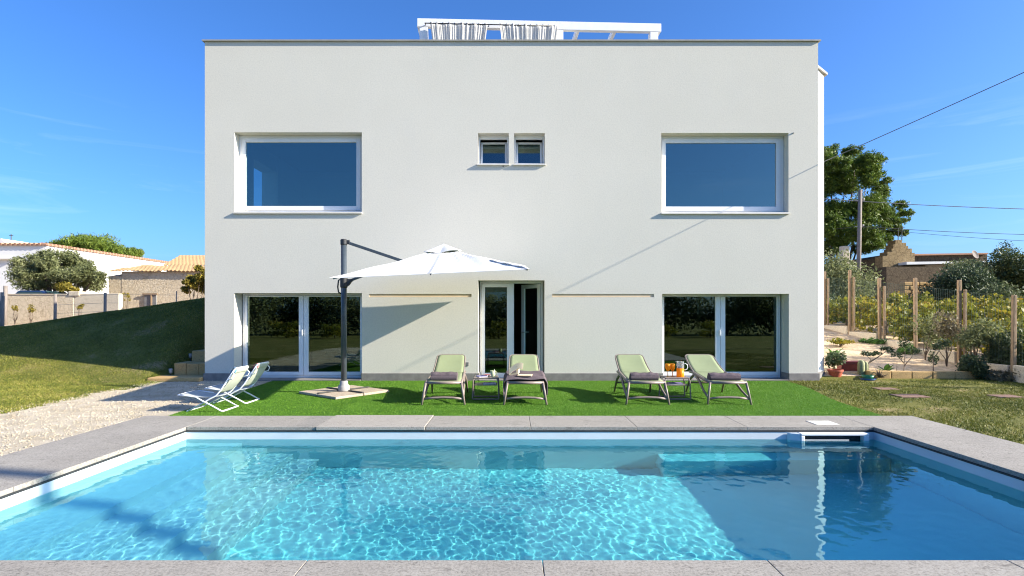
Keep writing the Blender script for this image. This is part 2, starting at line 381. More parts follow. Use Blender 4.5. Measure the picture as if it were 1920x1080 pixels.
# ------------------------------------------------------------------ pool
pl = MB()
ZF = -1.45
x0, x1, y0, y1 = PX0, PX1, PY0, PY1
zt = -.012
g = .004
# walls as thick slabs, inner faces on the opening; plain pale liner at the waterline, water's depth tint painted below
def ring(m, za, zb):
    m.box(x0-.2, x0, y0-.2, y1+.2, za, zb); m.box(x1, x1+.2, y0-.2, y1+.2, za, zb)
    m.box(x0, x1, y1, y1+.2, za, zb); m.box(x0, x1, y0-.2, y0, za, zb); return m
pool = ring(MB(), ZF-.2, ZW-.031).build('pool_walls', M['linerwall']); tag(pool, kind='structure')
band = ring(MB(), ZW-.03, zt).build('pool_liner_band', M['liner']); tag(band, kind='structure')
pf = MB(); pf.box(x0, x1, y0, y1, ZF-.2, ZF)
pf.box(x0+6.1, x1, y1-.34, y1, ZF+.001, ZW-.72)
pool2 = pf.build('pool_floor', M['linerfloor'], bevel=.02); tag(pool2, kind='structure')
stp = [(x0+.72, -.36), (x0+1.05, -.62), (x0+1.38, -.88), (x0+1.71, -1.14)]
xa = x0; ps = MB()
for xb, zz in stp:
    ps.box(xa+(.0 if xa == x0 else .0005), xb, y0, y1, ZF+.001, zz); xa = xb
pool3 = ps.build('pool_steps', M['linerstep']); tag(pool3, kind='structure')
for o in (pool, band, pool2, pool3): o.cycles.is_caustics_receiver = True
# black strip standing in for the shadowed gap under the coping
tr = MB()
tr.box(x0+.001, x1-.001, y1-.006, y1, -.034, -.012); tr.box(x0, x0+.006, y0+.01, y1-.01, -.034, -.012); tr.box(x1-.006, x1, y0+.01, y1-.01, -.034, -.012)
tag(tr.build('pool_rim_shadow', M['black']), kind='structure')
# water body
def water():
    nx, ny = 900, 396
    X, Y = np.meshgrid(np.linspace(x0-.05, x1+.05, nx), np.linspace(y0-.05, y1+.05, ny))
    r = np.random.default_rng(3); Z = np.zeros_like(X)
    calm = 1 - .55*sstep((X-2.2)/2.0)
    mod = 1 + .32*np.sin(.9*X+1.1*Y+1) + .26*np.sin(2.1*X-1.3*Y) + .2*np.sin(-1.2*X+3.4*Y+2)
    for i in range(90):
        lam = .052*(5.4**r.random()); k = 2*PI/lam; a = r.normal(.6, .75) + (PI/2 if r.random() < .35 else 0); ph = r.random()*7
        Z += .00026*(lam/.3)**1.4*(mod if lam < .16 else 1)*np.sin(k*(X*math.cos(a)+Y*math.sin(a))+ph + (.9+.15*i % 3)*np.sin(1.7*X+i)*np.sin(1.3*Y+2*i))/math.sqrt(5)
    for i in range(8):
        lam = .5+.6*r.random(); k = 2*PI/lam; a = r.random()*2*PI; ph = r.random()*7
        Z += .00012*np.sin(k*(X*math.cos(a)+Y*math.sin(a))+ph)
    Z = Z*calm
    V = np.stack([X,Y,Z+ZW], -1).reshape(-1,3)
    idx = np.arange(nx*ny).reshape(ny,nx)
    Fq = np.stack([idx[:-1,:-1], idx[:-1,1:], idx[1:,1:], idx[1:,:-1]], -1).reshape(-1,4)
    # closed body: skirt and bottom
    nb = len(V); zb = ZF-.1
    border = np.concatenate([idx[0,:-1], idx[:-1,-1], idx[-1,:0:-1], idx[:0:-1,0]])
    low = V[border].copy(); low[:,2] = zb
    V = np.concatenate([V, low]); n = len(border); j = np.arange(n)
    sk = np.stack([border, nb+j, nb+(j+1) % n, border[(j+1) % n]], -1)
    o = npmesh('pool_water', V, np.concatenate([Fq, sk]), WM, smooth=True)
    b = MB(); me = o.data
    o.cycles.is_caustics_caster = True
    tag(o, kind='structure')
WM = bpy.data.materials.new('water'); WM.use_nodes = True
n = WM.node_tree; n.nodes.remove(n.nodes['Principled BSDF'])
gl = n.nodes.new('ShaderNodeBsdfGlass'); gl.inputs['Roughness'].default_value = 0; gl.inputs['IOR'].default_value = 1.333; gl.inputs['Color'].default_value = (.62,.955,.965,1)
n.links.new(gl.outputs[0], n.nodes['Material Output'].inputs[0])
water()

# coping: separate stones with real joints, one structure
cp = MB()
cz0, cz1 = -.012, .03
oy = 8.06; ny_ = 2.2
gp = .004
def row(xs, ya, yb, skip=()):
    for i, (a, b) in enumerate(zip(xs[:-1], xs[1:])):
        if i in skip: continue
        cp.box(a+gp/2, b-gp/2, ya, yb, cz0, cz1)
xl, xr = x0-1.053, x1+1.06
row([x0, -2.545, -1.125, .243, 1.62, 3.05, x1], y1, oy, skip=(1,))
row([x0-.02, -1.22, .18, 1.52, 2.95, x1+.02], ny_, y0)
ys = [ny_, 3.4, 4.75, 6.1, y1-.0]
for a, b in zip(ys[:-1], ys[1:]):
    cp.box(xl, x0, a+gp/2, b-gp/2, cz0, cz1); cp.box(x1, xr, a+gp/2, b-gp/2, cz0, cz1)
cp.prism([(xl, y1+gp/2), (x0-gp/2, y1+gp/2), (x0-gp/2, oy), (xl, oy)], cz0, cz1)
cp.prism([(x1+gp/2, y1+gp/2), (xr, y1+gp/2), (xr, oy), (x1+gp/2, oy)], cz0, cz1)
cop = cp.build('pool_coping', M['coping'], bevel=.004); tag(cop, kind='structure')
bd = MB()
bd.box(xl+.02, x0-.03, ny_, oy-.02, -.2, cz0-.001); bd.box(x1+.03, xr-.02, ny_, oy-.02, -.2, cz0-.001)
bd.box(x0-.03, x1+.03, y1+.03, oy-.02, -.2, cz0-.001); bd.box(x0-.03, x1+.03, ny_, y0-.03, -.2, cz0-.001)
tag(bd.build('pool_coping_bed', M['black']), kind='structure')
sl = MB(); sl.box(-2.54, -1.13, y1-.015, oy+.03, cz0, .036)
tag(sl.build('paving_slab', M['slab'], bevel=.008), 'paler cracked stone slab standing slightly proud in the far pool coping near the parasol', 'paving slab')

# skimmer
sx0, sx1 = 3.70, 4.575
sk = thing('pool_skimmer', (4.13, y1, -.13), 'white skimmer mouth set in the far pool wall beside the right corner', 'pool skimmer')
m = MB(); yf = y1-.10
m.box(sx0, sx1, yf, y1-.007, -.066, -.036); m.box(sx0, sx0+.05, yf, y1-.007, -.24, -.067); m.box(sx1-.07, sx1, yf, y1-.007, -.24, -.067); m.box(sx0, sx1, yf, y1-.007, -.27, -.241)
m.build('faceplate', M['whiteplastic'], sk, world=True, bevel=.008)
m = MB(); m.prism([(sx0-.001, yf+.005), (sx0-.001, y1-.007), (sx0-.14, y1-.007), (sx0-.11, yf+.05)], -.25, -.04); m.build('side_cheek', M['liner'], sk, world=True, bevel=.01)
m = MB(); m.box(sx0+.05, sx1-.07, y1-.02, y1-.008, -.24, -.067); m.build('throat', M['black'], sk, world=True)
m = MB(); m.box(sx0+.055, sx1-.25, yf+.02, yf+.03, -.128, -.118); m.build('weir_flap', M['whiteplastic'], sk, world=True)
m = MB(); m.box(4.02, 4.33, 7.40, 7.66, .0302, .036); lid = m.build('skimmer_lid', M['lidplastic'], bevel=.004); tag(lid, 'cream square skimmer lid lying flush in the far coping above the skimmer', 'lid')
lt = thing('inlet_nozzle', (-1.38, y1, -.27), 'round white inlet just under the waterline in the far pool wall', 'pool inlet')
m = MB(); m.lathe([(.001,0),(.05,0),(.055,.012),(.03,.02),(.001,.02)], n=20, cap=False)
o = m.build('inlet_ring', M['whiteplastic'], lt); o.rotation_euler = (PI/2,0,0); o.location = (0,-.003,0)

# ------------------------------------------------------------------ grass etc.
def blades(name, n, sampler, h, w, m, tintf, lean=.5, patch=None, flat=.35):
    P = sampler(n)
    if patch is not None:
        k = patch(P[:,0], P[:,1]); P = P[rng.random(len(P)) < k]
    n = len(P); Zb = G(P[:,0], P[:,1])
    a = rng.random(n)*2*PI; hh = h*(.5+.9*rng.random(n)); ww = w*(.6+.8*rng.random(n))
    la = rng.random(n)*2*PI; ln = hh*lean*rng.random(n)*1.6
    dx = np.cos(a)*ww/2; dy = np.sin(a)*ww/2
    V = np.empty((n,3,3), np.float32)
    V[:,0] = np.stack([P[:,0]-dx, P[:,1]-dy, Zb], -1); V[:,1] = np.stack([P[:,0]+dx, P[:,1]+dy, Zb], -1)
    V[:,2] = np.stack([P[:,0]+np.cos(la)*ln, P[:,1]+np.sin(la)*ln, Zb+hh], -1)
    t = tintf(P[:,0], P[:,1], n)
    o = npmesh(name, V.reshape(-1,3), np.arange(3*n).reshape(-1,3), m, tint=np.repeat(t, 3)); tag(o, kind='stuff'); return o
def fbm(x, y, s):
    return (np.sin(x*s*1.1+y*s*.7)+np.sin(x*s*2.3-y*s*1.9+1.3)*.6+np.sin(x*s*4.1+y*s*3.7+2.1)*.4+np.sin(-x*s*7.3+y*s*6.1)*.3)/2.3
TY0, TY1 = 8.075, 12.46
def txr(y): return 5.36+(y-8.1)*.17+.06*np.sin(y*1.8)
def turf_s(n):
    y = TY0+(TY1-TY0)*rng.random(n); u = rng.random(n); a = -5.02-.30*(y-8.1)/4.3
    return np.stack([a+(txr(y)-a)*u, y], -1)
tb = MB(); vs = []; nn = 24
for i in range(nn+1):
    y = TY0+(TY1-TY0)*i/nn; vs += [(-5.02-.30*(y-8.1)/4.3, y, .006), (float(txr(y)), y, .006)]
tb.add(vs, [(2*i, 2*i+1, 2*i+3, 2*i+2) for i in range(nn)])
tag(tb.build('turf_sheet', M['turfbase']), kind='structure')
o = blades('artificial_grass', 230000, turf_s, .017, .009, M['turf'], lambda x, y, n: np.clip(.5+.25*rng.standard_normal(n)+.12*fbm(x,y,2.5), 0, 1), .9)
tag(o, 'bright green artificial turf between the pool and the house', 'grass')
def lawn_t(x, y, n): return np.clip(.40+.30*fbm(x,y*1.5,1.3)+.16*fbm(y,x,5)+.28*rng.standard_normal(n), 0, 1)
def lawn_p(x, y): return np.clip(.62-.75*fbm(x+3, y*1.6, 1.0), .05, 1)
def rl(n):
    y = 2.6+10.1*rng.random(n)**.9; x = 5.4+rng.random(n)*11.5
    k = np.where(y < 8.06, x > xr+.03, x > txr(y)+.01) & (x < y*.98+4.5); return np.stack([x,y], -1)[k]
o = blades('lawn_grass', 340000, rl, .022, .013, M['lawn'], lawn_t, .9, lawn_p); tag(o, 'patchy yellow green lawn right of the pool', 'grass')
def ll(n):
    y = 7.0+10.3*rng.random(n); x = -7.6-rng.random(n)*11.5
    k = (x < -7.75+.12*np.sin(y*2.3)+.1*np.sin(y*5.1+1)+.12*rng.standard_normal(n)) & (x > -y*1.02-3.0)
    return np.stack([x,y], -1)[k]
o = blades('mound_grass', 440000, ll, .024, .013, M['lawn'], lawn_t, .9, lambda x, y: np.clip(.75-.6*fbm(x+3, y*1.6, 1.0), .12, 1)); tag(o, 'short grass on the mound left of the house', 'grass')
def ms(n):
    y = 12.0+5*rng.random(n); x = -6.95-rng.random(n)*1.2; k = (x < -8.0) | (y > 14.4); return np.stack([x,y], -1)[k]
o = blades('bank_grass', 30000, ms, .024, .013, M['lawn'], lawn_t, .9); tag(o, 'short grass beside the stone garden steps', 'grass')
def pebbles():
    n = 9000
    y = 3.0+9.6*rng.random(n); x = -5.3-rng.random(n)*2.6
    P = np.stack([x,y,G(x,y)+.004], -1); s = .006+.014*rng.random(n)**2
    oct_ = np.array([(1,0,0),(0,1,0),(-1,0,0),(0,-1,0),(0,0,.8),(0,0,-.6)])
    D = oct_[None]*(s[:,None,None]*(.7+.6*rng.random((n,6,1))))
    V = (P[:,None]+D).reshape(-1,3)
    t = np.array([(0,1,4),(1,2,4),(2,3,4),(3,0,4),(1,0,5),(2,1,5),(3,2,5),(0,3,5)])
    Fa = (np.arange(n)[:,None,None]*6+t[None]).reshape(-1,3)
    o = npmesh('gravel_pebbles', V, Fa, M['gravel']); tag(o, 'pale gravel path left of the pool', 'gravel', kind='stuff')
pebbles()

# ------------------------------------------------------------------ house
YF = 12.5
def hx(px): return (px-CX)/84.0
def hz(py): return CAMZ+(HZ-py)/84.0
HXL, HXR, HT = hx(384), hx(1534), 7.57
house = thing('white_house', (0, YF, 0), 'white two storey flat roofed house with square windows behind the pool', 'house')
ops = {  # name: x0,x1,z0,z1,depth
 'ul': (hx(439.5), hx(678.4), hz(400), hz(248), .25), 'ur': (hx(1240), hx(1478.5), hz(401), hz(249.3), .25),
 'sl': (hx(896.3), hx(954), hz(309.5), hz(249.5), .24), 'sr': (hx(964), hx(1021.5), hz(309.5), hz(249.5), .24),
 'll': (hx(439), hx(678.5), 0.0, hz(549.5), .40), 'lr': (hx(1241.7), hx(1479.2), 0.0, hz(551), .40),
 'cd': (hx(896.5), hx(1021), 0.0, hz(525.6), .40),
 'k1': (hx(692), hx(884), hz(557.2), hz(551.2), .024), 'k2': (hx(1035.5), hx(1226), hz(557.2), hz(551.2), .024)}
def facade():
    m = MB(); TH = .42
    xs = sorted({HXL, HXR, *[v for o in ops.values() for v in o[:2]]}); zs = sorted({0.0, HT, *[v for o in ops.values() for v in o[2:4]]})
    for i in range(len(xs)-1):
        for j in range(len(zs)-1):
            a, b, c, d = xs[i], xs[i+1], zs[j], zs[j+1]; mx, mz = (a+b)/2, (c+d)/2
            hit = [o for o in ops.values() if o[0] < mx < o[1] and o[2] < mz < o[3]]
            if not hit: m.quad((a,YF,c), (b,YF,c), (b,YF,d), (a,YF,d))
            if not hit or hit[0][4] < .1: m.quad((b,YF+TH,c), (a,YF+TH,c), (a,YF+TH,d), (b,YF+TH,d))
    for nme, (a, b, c, d, dp) in ops.items():
        e = TH if dp > .1 else dp; y = YF+e
        m.quad((a,YF,c),(a,y,c),(a,y,d),(a,YF,d)); m.quad((b,y,c),(b,YF,c),(b,YF,d),(b,y,d))
        m.quad((a,YF,d),(a,y,d),(b,y,d),(b,YF,d)); m.quad((a,y,c),(a,YF,c),(b,YF,c),(b,y,c))
    # side and back walls; left wall has one opening into the upper left room
    yb = 22.0; a0, a1, c0, c1 = 14.0, 15.35, 3.6, 5.37
    for (ya, yb_, za, zb) in ((YF, a0, 0, HT), (a1, yb, 0, HT), (a0, a1, 0, c0), (a0, a1, c1, HT)):
        m.quad((HXL,yb_,za), (HXL,ya,za), (HXL,ya,zb), (HXL,yb_,zb)); m.quad((HXL+.4,ya,za), (HXL+.4,yb_,za), (HXL+.4,yb_,zb), (HXL+.4,ya,zb))
    for (y, s) in ((a0, 1), (a1, -1)): m.quad((HXL,y,c0),(HXL+.4,y,c0),(HXL+.4,y,c1),(HXL,y,c1))
    for z in (c0, c1): m.quad((HXL,a0,z),(HXL+.4,a0,z),(HXL+.4,a1,z),(HXL,a1,z))
    m.quad((HXR,YF,0),(HXR,yb,0),(HXR,yb,HT),(HXR,YF,HT)); m.quad((HXR,yb,0),(HXL,yb,0),(HXL,yb,HT),(HXR,yb,HT))
    m.quad((HXR-.4,yb,0),(HXR-.4,YF,0),(HXR-.4,YF,HT),(HXR-.4,yb,HT))
    m.quad((HXL,YF,HT),(HXR,YF,HT),(HXR,YF+.42,HT),(HXL,YF+.42,HT))
    return m.build('wall', M['plaster'], house, world=True)
facade()
m = MB(); m.box(HXL+.4, HXR-.4, YF+.42, 21.9, 6.3, 6.5); m.build('roof', M['cap'], house, world=True)
m = MB(); ov = .045
m.box(HXL-ov, HXR+ov, YF-ov, YF+.44, HT+.001, HT+.028)
m.box(HXL-ov, HXL+.42, YF+.441, 22.05, HT+.001, HT+.028); m.box(HXR-.42, HXR+ov, YF+.441, 22.05, HT+.001, HT+.028)
m.build('parapet_cap', M['cap'], house, world=True)
m = MB(); m.prism([(HXR+.002,12.56),(7.19,12.91),(7.19,21.5),(HXR+.002,21.5)], 0, 7.0); m.build('side_wing', M['whitewall'], house, world=True)
m = MB(); m.prism([(HXR+.002,12.50),(7.27,12.90),(7.27,21.6),(HXR+.002,21.6)], 7.001, 7.05); m.build('side_wing_cap', M['cap'], house, world=True)
# plinth
pz = .168
def part_box(name, mt_, *bx, bevel=0): return MB().box(*bx).build(name, M[mt_], house, world=True, bevel=bevel)
for a, b in ((HXL-.02, ops['ll'][0]), (ops['ll'][1], ops['cd'][0]), (ops['cd'][1], ops['lr'][0]), (ops['lr'][1], HXR+.022)): part_box('plinth', 'plinth', a, b, YF-.022, YF-.002, -.02, pz)
for k in ('ll', 'cd', 'lr'):
    a, b = ops[k][:2]; part_box('plinth', 'plinth', a, a+.018, YF-.001, YF+.38, -.02, pz); part_box('plinth', 'plinth', b-.018, b, YF-.001, YF+.38, -.02, pz)
    part_box('threshold', 'plinth', a+.019, b-.019, YF-.06, YF+.5, -.02, .028, bevel=.004)
part_box('plinth', 'plinth', HXR+.002, HXR+.022, YF-.001, 12.58, -.02, pz); part_box('plinth', 'plinth', HXL-.022, HXL-.002, YF-.021, 22, -.02, pz)
MB().prism([(HXR+.023,12.555),(7.205,12.905),(7.205,21),(HXR+.023,21)], -.02, pz+.02).build('plinth', M['plinth'], house, world=True)
# interior shell
m = MB()
yi = YF+.421
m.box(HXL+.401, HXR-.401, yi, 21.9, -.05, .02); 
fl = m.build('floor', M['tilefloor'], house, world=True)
m = MB()
m.box(HXL+.401, HXR-.401, yi, 21.9, 2.7, 3.0); m.box(HXL+.401, HXR-.401, yi, 21.9, 5.82, 6.29)
m.box(HXL+.401, HXR-.401, 17.1, 17.2, 3.0, 5.82)
for x in (-2.4, 2.4): m.box(x, x+.1, yi, 17.1, 3.0, 5.82)
m.box(HXL+.402, HXL+.43, 15.36, 17.09, 3.001, 5.81)
m.build('upper_room', M['interior'], house, world=True)
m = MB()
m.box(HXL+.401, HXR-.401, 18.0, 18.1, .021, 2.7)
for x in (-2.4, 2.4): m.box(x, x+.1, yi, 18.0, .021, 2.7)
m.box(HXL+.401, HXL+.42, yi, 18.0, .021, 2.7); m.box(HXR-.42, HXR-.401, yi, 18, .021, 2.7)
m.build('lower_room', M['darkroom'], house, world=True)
for k in ('k1', 'k2'):
    a, b, c, d, dp = ops[k]; m = MB(); m.box(a+.004, b-.004, YF+dp-.008, YF+dp+.03, c+.002, d-.002); m.build('wall_slot', M['slot'], house, world=True)
ob = MB(); ob.box(hx(873.5), hx(879), YF-.03, YF-.001, hz(686), hz(679)); ob.build('outlet_box', M['outlet'], house, world=True, bevel=.005)
for a, b in ((1486, 250.5), (942.4, 313)): part_box('wall_anchor', 'outlet', hx(a), hx(a+2.4), YF-.02, YF-.001, hz(b), hz(b-1.7))

def rect_frame(m, a, b, c, d, w, ya, yb):
    wl, wr, wb, wt = w
    m.box(a, a+wl, ya, yb, c, d); m.box(b-wr, b, ya, yb, c, d); m.box(a+wl, b-wr, ya, yb, c, c+wb); m.box(a+wl, b-wr, ya, yb, d-wt, d)
def big_window(k):
    a, b, c, d, dp = ops[k]; y = YF+dp-.03
    f = MB(); rect_frame(f, a+.002, b-.002, c+.035, d-.002, (.065,.075,.065,.065), y, y+.07)
    w = f.build('window', M['pvc'], house, world=True, bevel=.004); ORG[w.name] = (0, YF, 0)
    s = MB(); rect_frame(s, a+.069, b-.079, c+.102, d-.069, (.085,.10,.10,.09), y-.02, y+.05); s.build('sash', M['pvc'], w, world=True, bevel=.006)
    g = MB(); g.box(a+.14, b-.16, y+.012, y+.02, c+.19, d-.15); g.build('pane', M['glass_up'], w, world=True)
    s = MB(); s.box(a-.012, b+.012, YF-.05, YF-.002, c-.012, c+.02); s.box(a+.002, b-.002, YF-.0015, y+.05, c+.001, c+.034); s.build('sill', M['sill'], w, world=True, bevel=.003)
big_window('ul'); big_window('ur')
for k in ('sl', 'sr'):
    a, b, c, d, dp = ops[k]; y = YF+dp-.04
    f = MB(); rect_frame(f, a+.002, b-.002, c+.03, d-.002, (.035,.035,.03,.07), y, y+.07)
    w = f.build('window', M['pvc'], house, world=True, bevel=.004); ORG[w.name] = (0, YF, 0)
    # bottom-hung sash tilted into the room
    hgt = d-c-.13; ang = R(16); zb = c+.065; yb = y+.02
    def T(x, u, v): return (x, yb + u*math.sin(ang) + v*math.cos(ang), zb + u*math.cos(ang) - v*math.sin(ang))
    s = MB()
    def tb_(xa, xb, ua, ub, va, vb):
        s.add([T(xa,ua,va),T(xb,ua,va),T(xb,ua,vb),T(xa,ua,vb),T(xa,ub,va),T(xb,ub,va),T(xb,ub,vb),T(xa,ub,vb)], [(0,3,2,1),(4,5,6,7),(0,1,5,4),(1,2,6,5),(2,3,7,6),(3,0,4,7)])
    xa, xb = a+.045, b-.045; t = .045
    tb_(xa, xa+t, 0, hgt, 0, .05); tb_(xb-t, xb, 0, hgt, 0, .05); tb_(xa+t, xb-t, 0, t, 0, .05); tb_(xa+t, xb-t, hgt-t, hgt, 0, .05)
    s.build('sash', M['pvc'], w, world=True, bevel=.004)
    s = MB(); tb_(xa+t-.005, xb-t+.005, t-.005, hgt-t+.005, .02, .026); s.build('pane', M['glass_up'], w, world=True)
    s = MB(); s.box(a-.02, b+.02, YF-.05, YF-.002, c-.012, c+.02); s.box(a+.002, b-.002, YF-.0015, y+.05, c+.001, c+.029); s.build('sill', M['sill'], w, world=True, bevel=.003)
    s = MB(); s.box(a-.1, b+.1, YF+.5, YF+.53, c-.2, d-.30); 
def patio(k, g1, g2):
    a, b, c, d, dp = ops[k]; y = YF+.36
    f = MB(); rect_frame(f, a+.0195, b-.0195, .0295, d-.002, (.06,.06,.05,.045), y, y+.07)
    w = f.build('glazed_door', M['pvc'], house, world=True, bevel=.004); ORG[w.name] = (0, YF, 0)
    mid = (g1[1]+g2[0])/2
    for (xa, xb, gg) in ((a+.08, mid-.004, g1), (mid+.004, b-.08, g2)):
        s = MB(); rect_frame(s, xa, xb, .081, d-.049, (gg[0]-xa, xb-gg[1], .085, d-.049-1.886), y-.03, y+.045); s.build('leaf', M['pvc'], w, world=True, bevel=.006)
        s = MB(); s.box(gg[0]-.01, gg[1]+.01, y+.0, y+.008, .155, 1.896); s.build('pane', M['glass_low'], w, world=True)
    s = MB(); s.box(mid-.03, mid-.012, y-.075, y-.031, 1.0, 1.13); s.build('handle', M['whiteplastic'], w, world=True, bevel=.005)
patio('ll', (-6.07,-4.887), (-4.666,-3.483)); patio('lr', (3.486,4.663), (4.887,6.069))
a, b, c, d, dp = ops['cd']; y = YF+.36
f = MB(); f.box(a+.0195, a+.06, y, y+.07, .0295, d-.002); f.box(b-.06, b-.0195, y, y+.07, .0295, d-.002); f.box(a+.06, b-.06, y, y+.07, d-.05, d-.002)
w = f.build('entrance_door', M['pvc'], house, world=True, bevel=.004); ORG[w.name] = (0, YF, 0)
s = MB(); rect_frame(s, a+.061, .045, .03, d-.052, (.075,.16,.11,.085), y-.03, y+.045); s.build('leaf', M['pvc'], w, world=True, bevel=.006)
s = MB(); s.box(-.64, -.11, y, y+.008, .13, 2.12); s.build('pane', M['glass_low'], w, world=True)
# open leaf, hinged on the right jamb and swung into the room
hx0, hy0, th = b-.062, y+.075, R(47); lw = .62
def D(u, v, z): return (hx0-u*math.cos(th)-v*math.sin(th), hy0+u*math.sin(th)-v*math.cos(th), z)
def dbox(m, ua, ub, va, vb, za, zb):
    m.add([D(ua,va,za),D(ub,va,za),D(ub,vb,za),D(ua,vb,za),D(ua,va,zb),D(ub,va,zb),D(ub,vb,zb),D(ua,vb,zb)], [(0,1,2,3),(7,6,5,4),(0,4,5,1),(1,5,6,2),(2,6,7,3),(3,7,4,0)])
s = MB(); zt_ = d-.06
dbox(s, 0, .09, -.03, .03, .035, zt_); dbox(s, lw-.09, lw, -.03, .03, .035, zt_); dbox(s, .09, lw-.09, -.03, .03, .035, .14); dbox(s, .09, lw-.09, -.03, .03, zt_-.09, zt_)
o = s.build('leaf', M['pvc'], w, world=True, bevel=.005); o['label'] = 'open leaf of the entrance door'
s = MB(); dbox(s, .085, lw-.085, -.004, .004, .135, zt_-.085); s.build('pane', M['glass_low'], w, world=True)
s = MB(); s.tube([D(lw-.045,.03,1.06), D(lw-.045,.075,1.06), D(lw-.16,.075,1.06)], .011, 8); s.tube([D(lw-.045,-.03,1.06), D(lw-.045,-.075,1.06), D(lw-.16,-.075,1.06)], .011, 8); s.build('handle', M['steel'], w, world=True, smooth=True)

# things seen through the glass
pic = thing('framed_picture', (5.5, 17.08, 3.75), 'framed picture on the back wall seen through the upper right window', 'picture')
m = MB(); rect_frame(m, -.36, .36, 0, .75, (.05,.05,.05,.05), -.03, 0); m.build('frame', M['black'], pic)
m = MB(); m.box(-.31, .31, -.012, -.001, .05, .70); m.build('mount', M['whitepaper'], pic)
m = MB(); m.add([(.0,-.014,.12),(.1,-.014,.12),(.2,-.014,.5),(.08,-.014,.56),(.04,-.014,.52),(.1,-.014,.45)], [(0,1,2,3,4,5)]); m.build('print', M['greytimber'], pic)
for i, (x, lab) in enumerate(((4.62, 'white tube lamp hanging behind the left leaf of the right patio door'), (5.2, 'white tube lamp hanging behind the right leaf of the right patio door'))):
    t = thing('pendant_lamp', (x, 13.9, 2.7), lab, 'lamp', 'pendant lamps')
    m = MB(); m.lathe([(.02,-1.22),(.028,-1.21),(.028,-.76),(.02,-.75)], n=10); m.build('lamp_shade', M['whiteplastic'], t, smooth=True)
    m = MB(); m.tube([(0,0,-.75),(0,0,0)], .004, 5); m.build('cord', M['cable'], t)

# ------------------------------------------------------------------ pergola and curtains
pg = thing('roof_pergola', (-2.424, 14.3, 6.5), 'white timber pergola standing on the flat roof', 'pergola', rz=math.atan2(.263, 6.307))
L, DP, zt2 = 6.31, 3.4, 2.545
m = MB(); m.box(0, L, 0, .12, zt2-.215, zt2); m.box(0, L, DP-.12, DP, zt2-.215, zt2); m.box(0, .12, .121, DP-.121, zt2-.215, zt2); m.box(L-.12, L, .121, DP-.121, zt2-.215, zt2)
m.build('beam', M['whitewood'], pg, bevel=.008)
for (x, yy) in ((.06,.0),(3.54,.0),(6.02,.0),(.06,DP-.2),(3.54,DP-.2),(6.02,DP-.2)):
    q = MB(); q.box(x, x+.21, yy+.004, yy+.196, 0, zt2-.217); q.build('post', M['whitewood'], pg, bevel=.008)
for x in (1.24, 2.21, 3.18, 4.15, 5.12):
    q = MB(); q.box(x-.045, x+.045, .121, DP-.121, zt2-.19, zt2-.03); q.build('rafter', M['whitewood'], pg, bevel=.006)
q = MB(); q.tube([(.2,-.09,zt2-.17),(3.5,-.09,zt2-.17)], .014, 8)
for x in (.22, 1.83, 3.4): q.tube([(x,-.09,zt2-.17),(x,.0,zt2-.17)], .012, 6)
q.build('curtain_rod', M['black'], pg, smooth=True)
def curtain(xa, xb, lab, ph):
    t = thing('curtain', (0,0,0), lab, 'curtain', 'curtains on the roof pergola')
    t.matrix_world = Matrix.Translation((-2.424,14.3,6.5)) @ Matrix.Rotation(math.atan2(.263,6.307), 4, 'Z') @ Matrix.Translation((xa,-.09,0))
    wd = xb-xa; r = random.Random(ph); fr = [(r.uniform(50,75), r.uniform(0,6)), (r.uniform(18,28), r.uniform(0,6))]
    def fn(u, v):
        pin = 1-.22*math.sin(min(1, v*1.15)*PI/2)
        x = wd/2+(u-.5)*wd*pin; z = zt2-.145-v*2.2
        q = u+.012*math.sin(u*31+ph)
        yy = .011*math.sin(q*2*PI*13+ph)*(.6+.4*math.sin(u*9+ph)) + .007*math.sin(q*2*PI*29+v*2) + .012*math.sin(q*2*PI*4.3+v+ph)
        if v < .03: yy *= .4; z += .02*math.sin(u*60)
        return (x, yy, z)
    m = MB(); m.grid(fn, 130, 20); m.build('drape', M['curtain'], t, smooth=True, solid=.004)
curtain(.34, 1.80, 'gathered white curtain at the left end of the roof pergola', 2)
curtain(2.10, 3.60, 'gathered white curtain beside the middle post of the roof pergola', 5)

# ------------------------------------------------------------------ parasol
UX, UY = -3.14, 10.46
um = thing('cantilever_umbrella', (UX, UY, 0), 'large white square cantilever parasol on an anthracite pole by the left window', 'umbrella')
m = MB(); m.tube([(0,0,.18),(0,0,2.80)], .052, 16); m.build('pole', M['anthracite'], um, smooth=True)
m = MB(); m.lathe([(.06,2.78),(.064,2.80),(.064,2.875),(.045,2.89)], n=16); m.box(.03, .11, -.03, .03, 2.80, 2.87); m.build('pole_cap', M['black'], um, bevel=.006)
m = MB(); m.lathe([(.10,.055),(.105,.07),(.105,.15),(.075,.185),(.07,.24),(.055,.25)], n=20); m.build('base_sleeve', M['greyplastic'], um, smooth=True)
ra = R(-38.5); ca, sa = math.cos(ra), math.sin(ra)
bx, by = -3.15-UX, 10.53-UY
m = MB()
for ang in (0, PI/2):
    dx, dy = math.cos(ra+ang)*.56, math.sin(ra+ang)*.56
    m.bar((bx-dx,by-dy,.066), (bx+dx,by+dy,.066), .05, .018)
m.build('base_cross', M['black'], um, bevel=.004)
hubx, huby, hubz = 1.82, -.06, 2.32
m = MB(); m.bar((.06,0,2.83), (hubx-.25, huby+.02, 2.32), .035, .055); m.build('upper_arm', M['anthracite'], um, bevel=.006)
m = MB(); m.bar((.05,-.01,2.09), (.36,-.02,2.205), .04, .045); m.bar((.36,-.02,2.205), (hubx, huby, 2.30), .035, .035); m.build('lower_arm', M['anthracite'], um, bevel=.006)
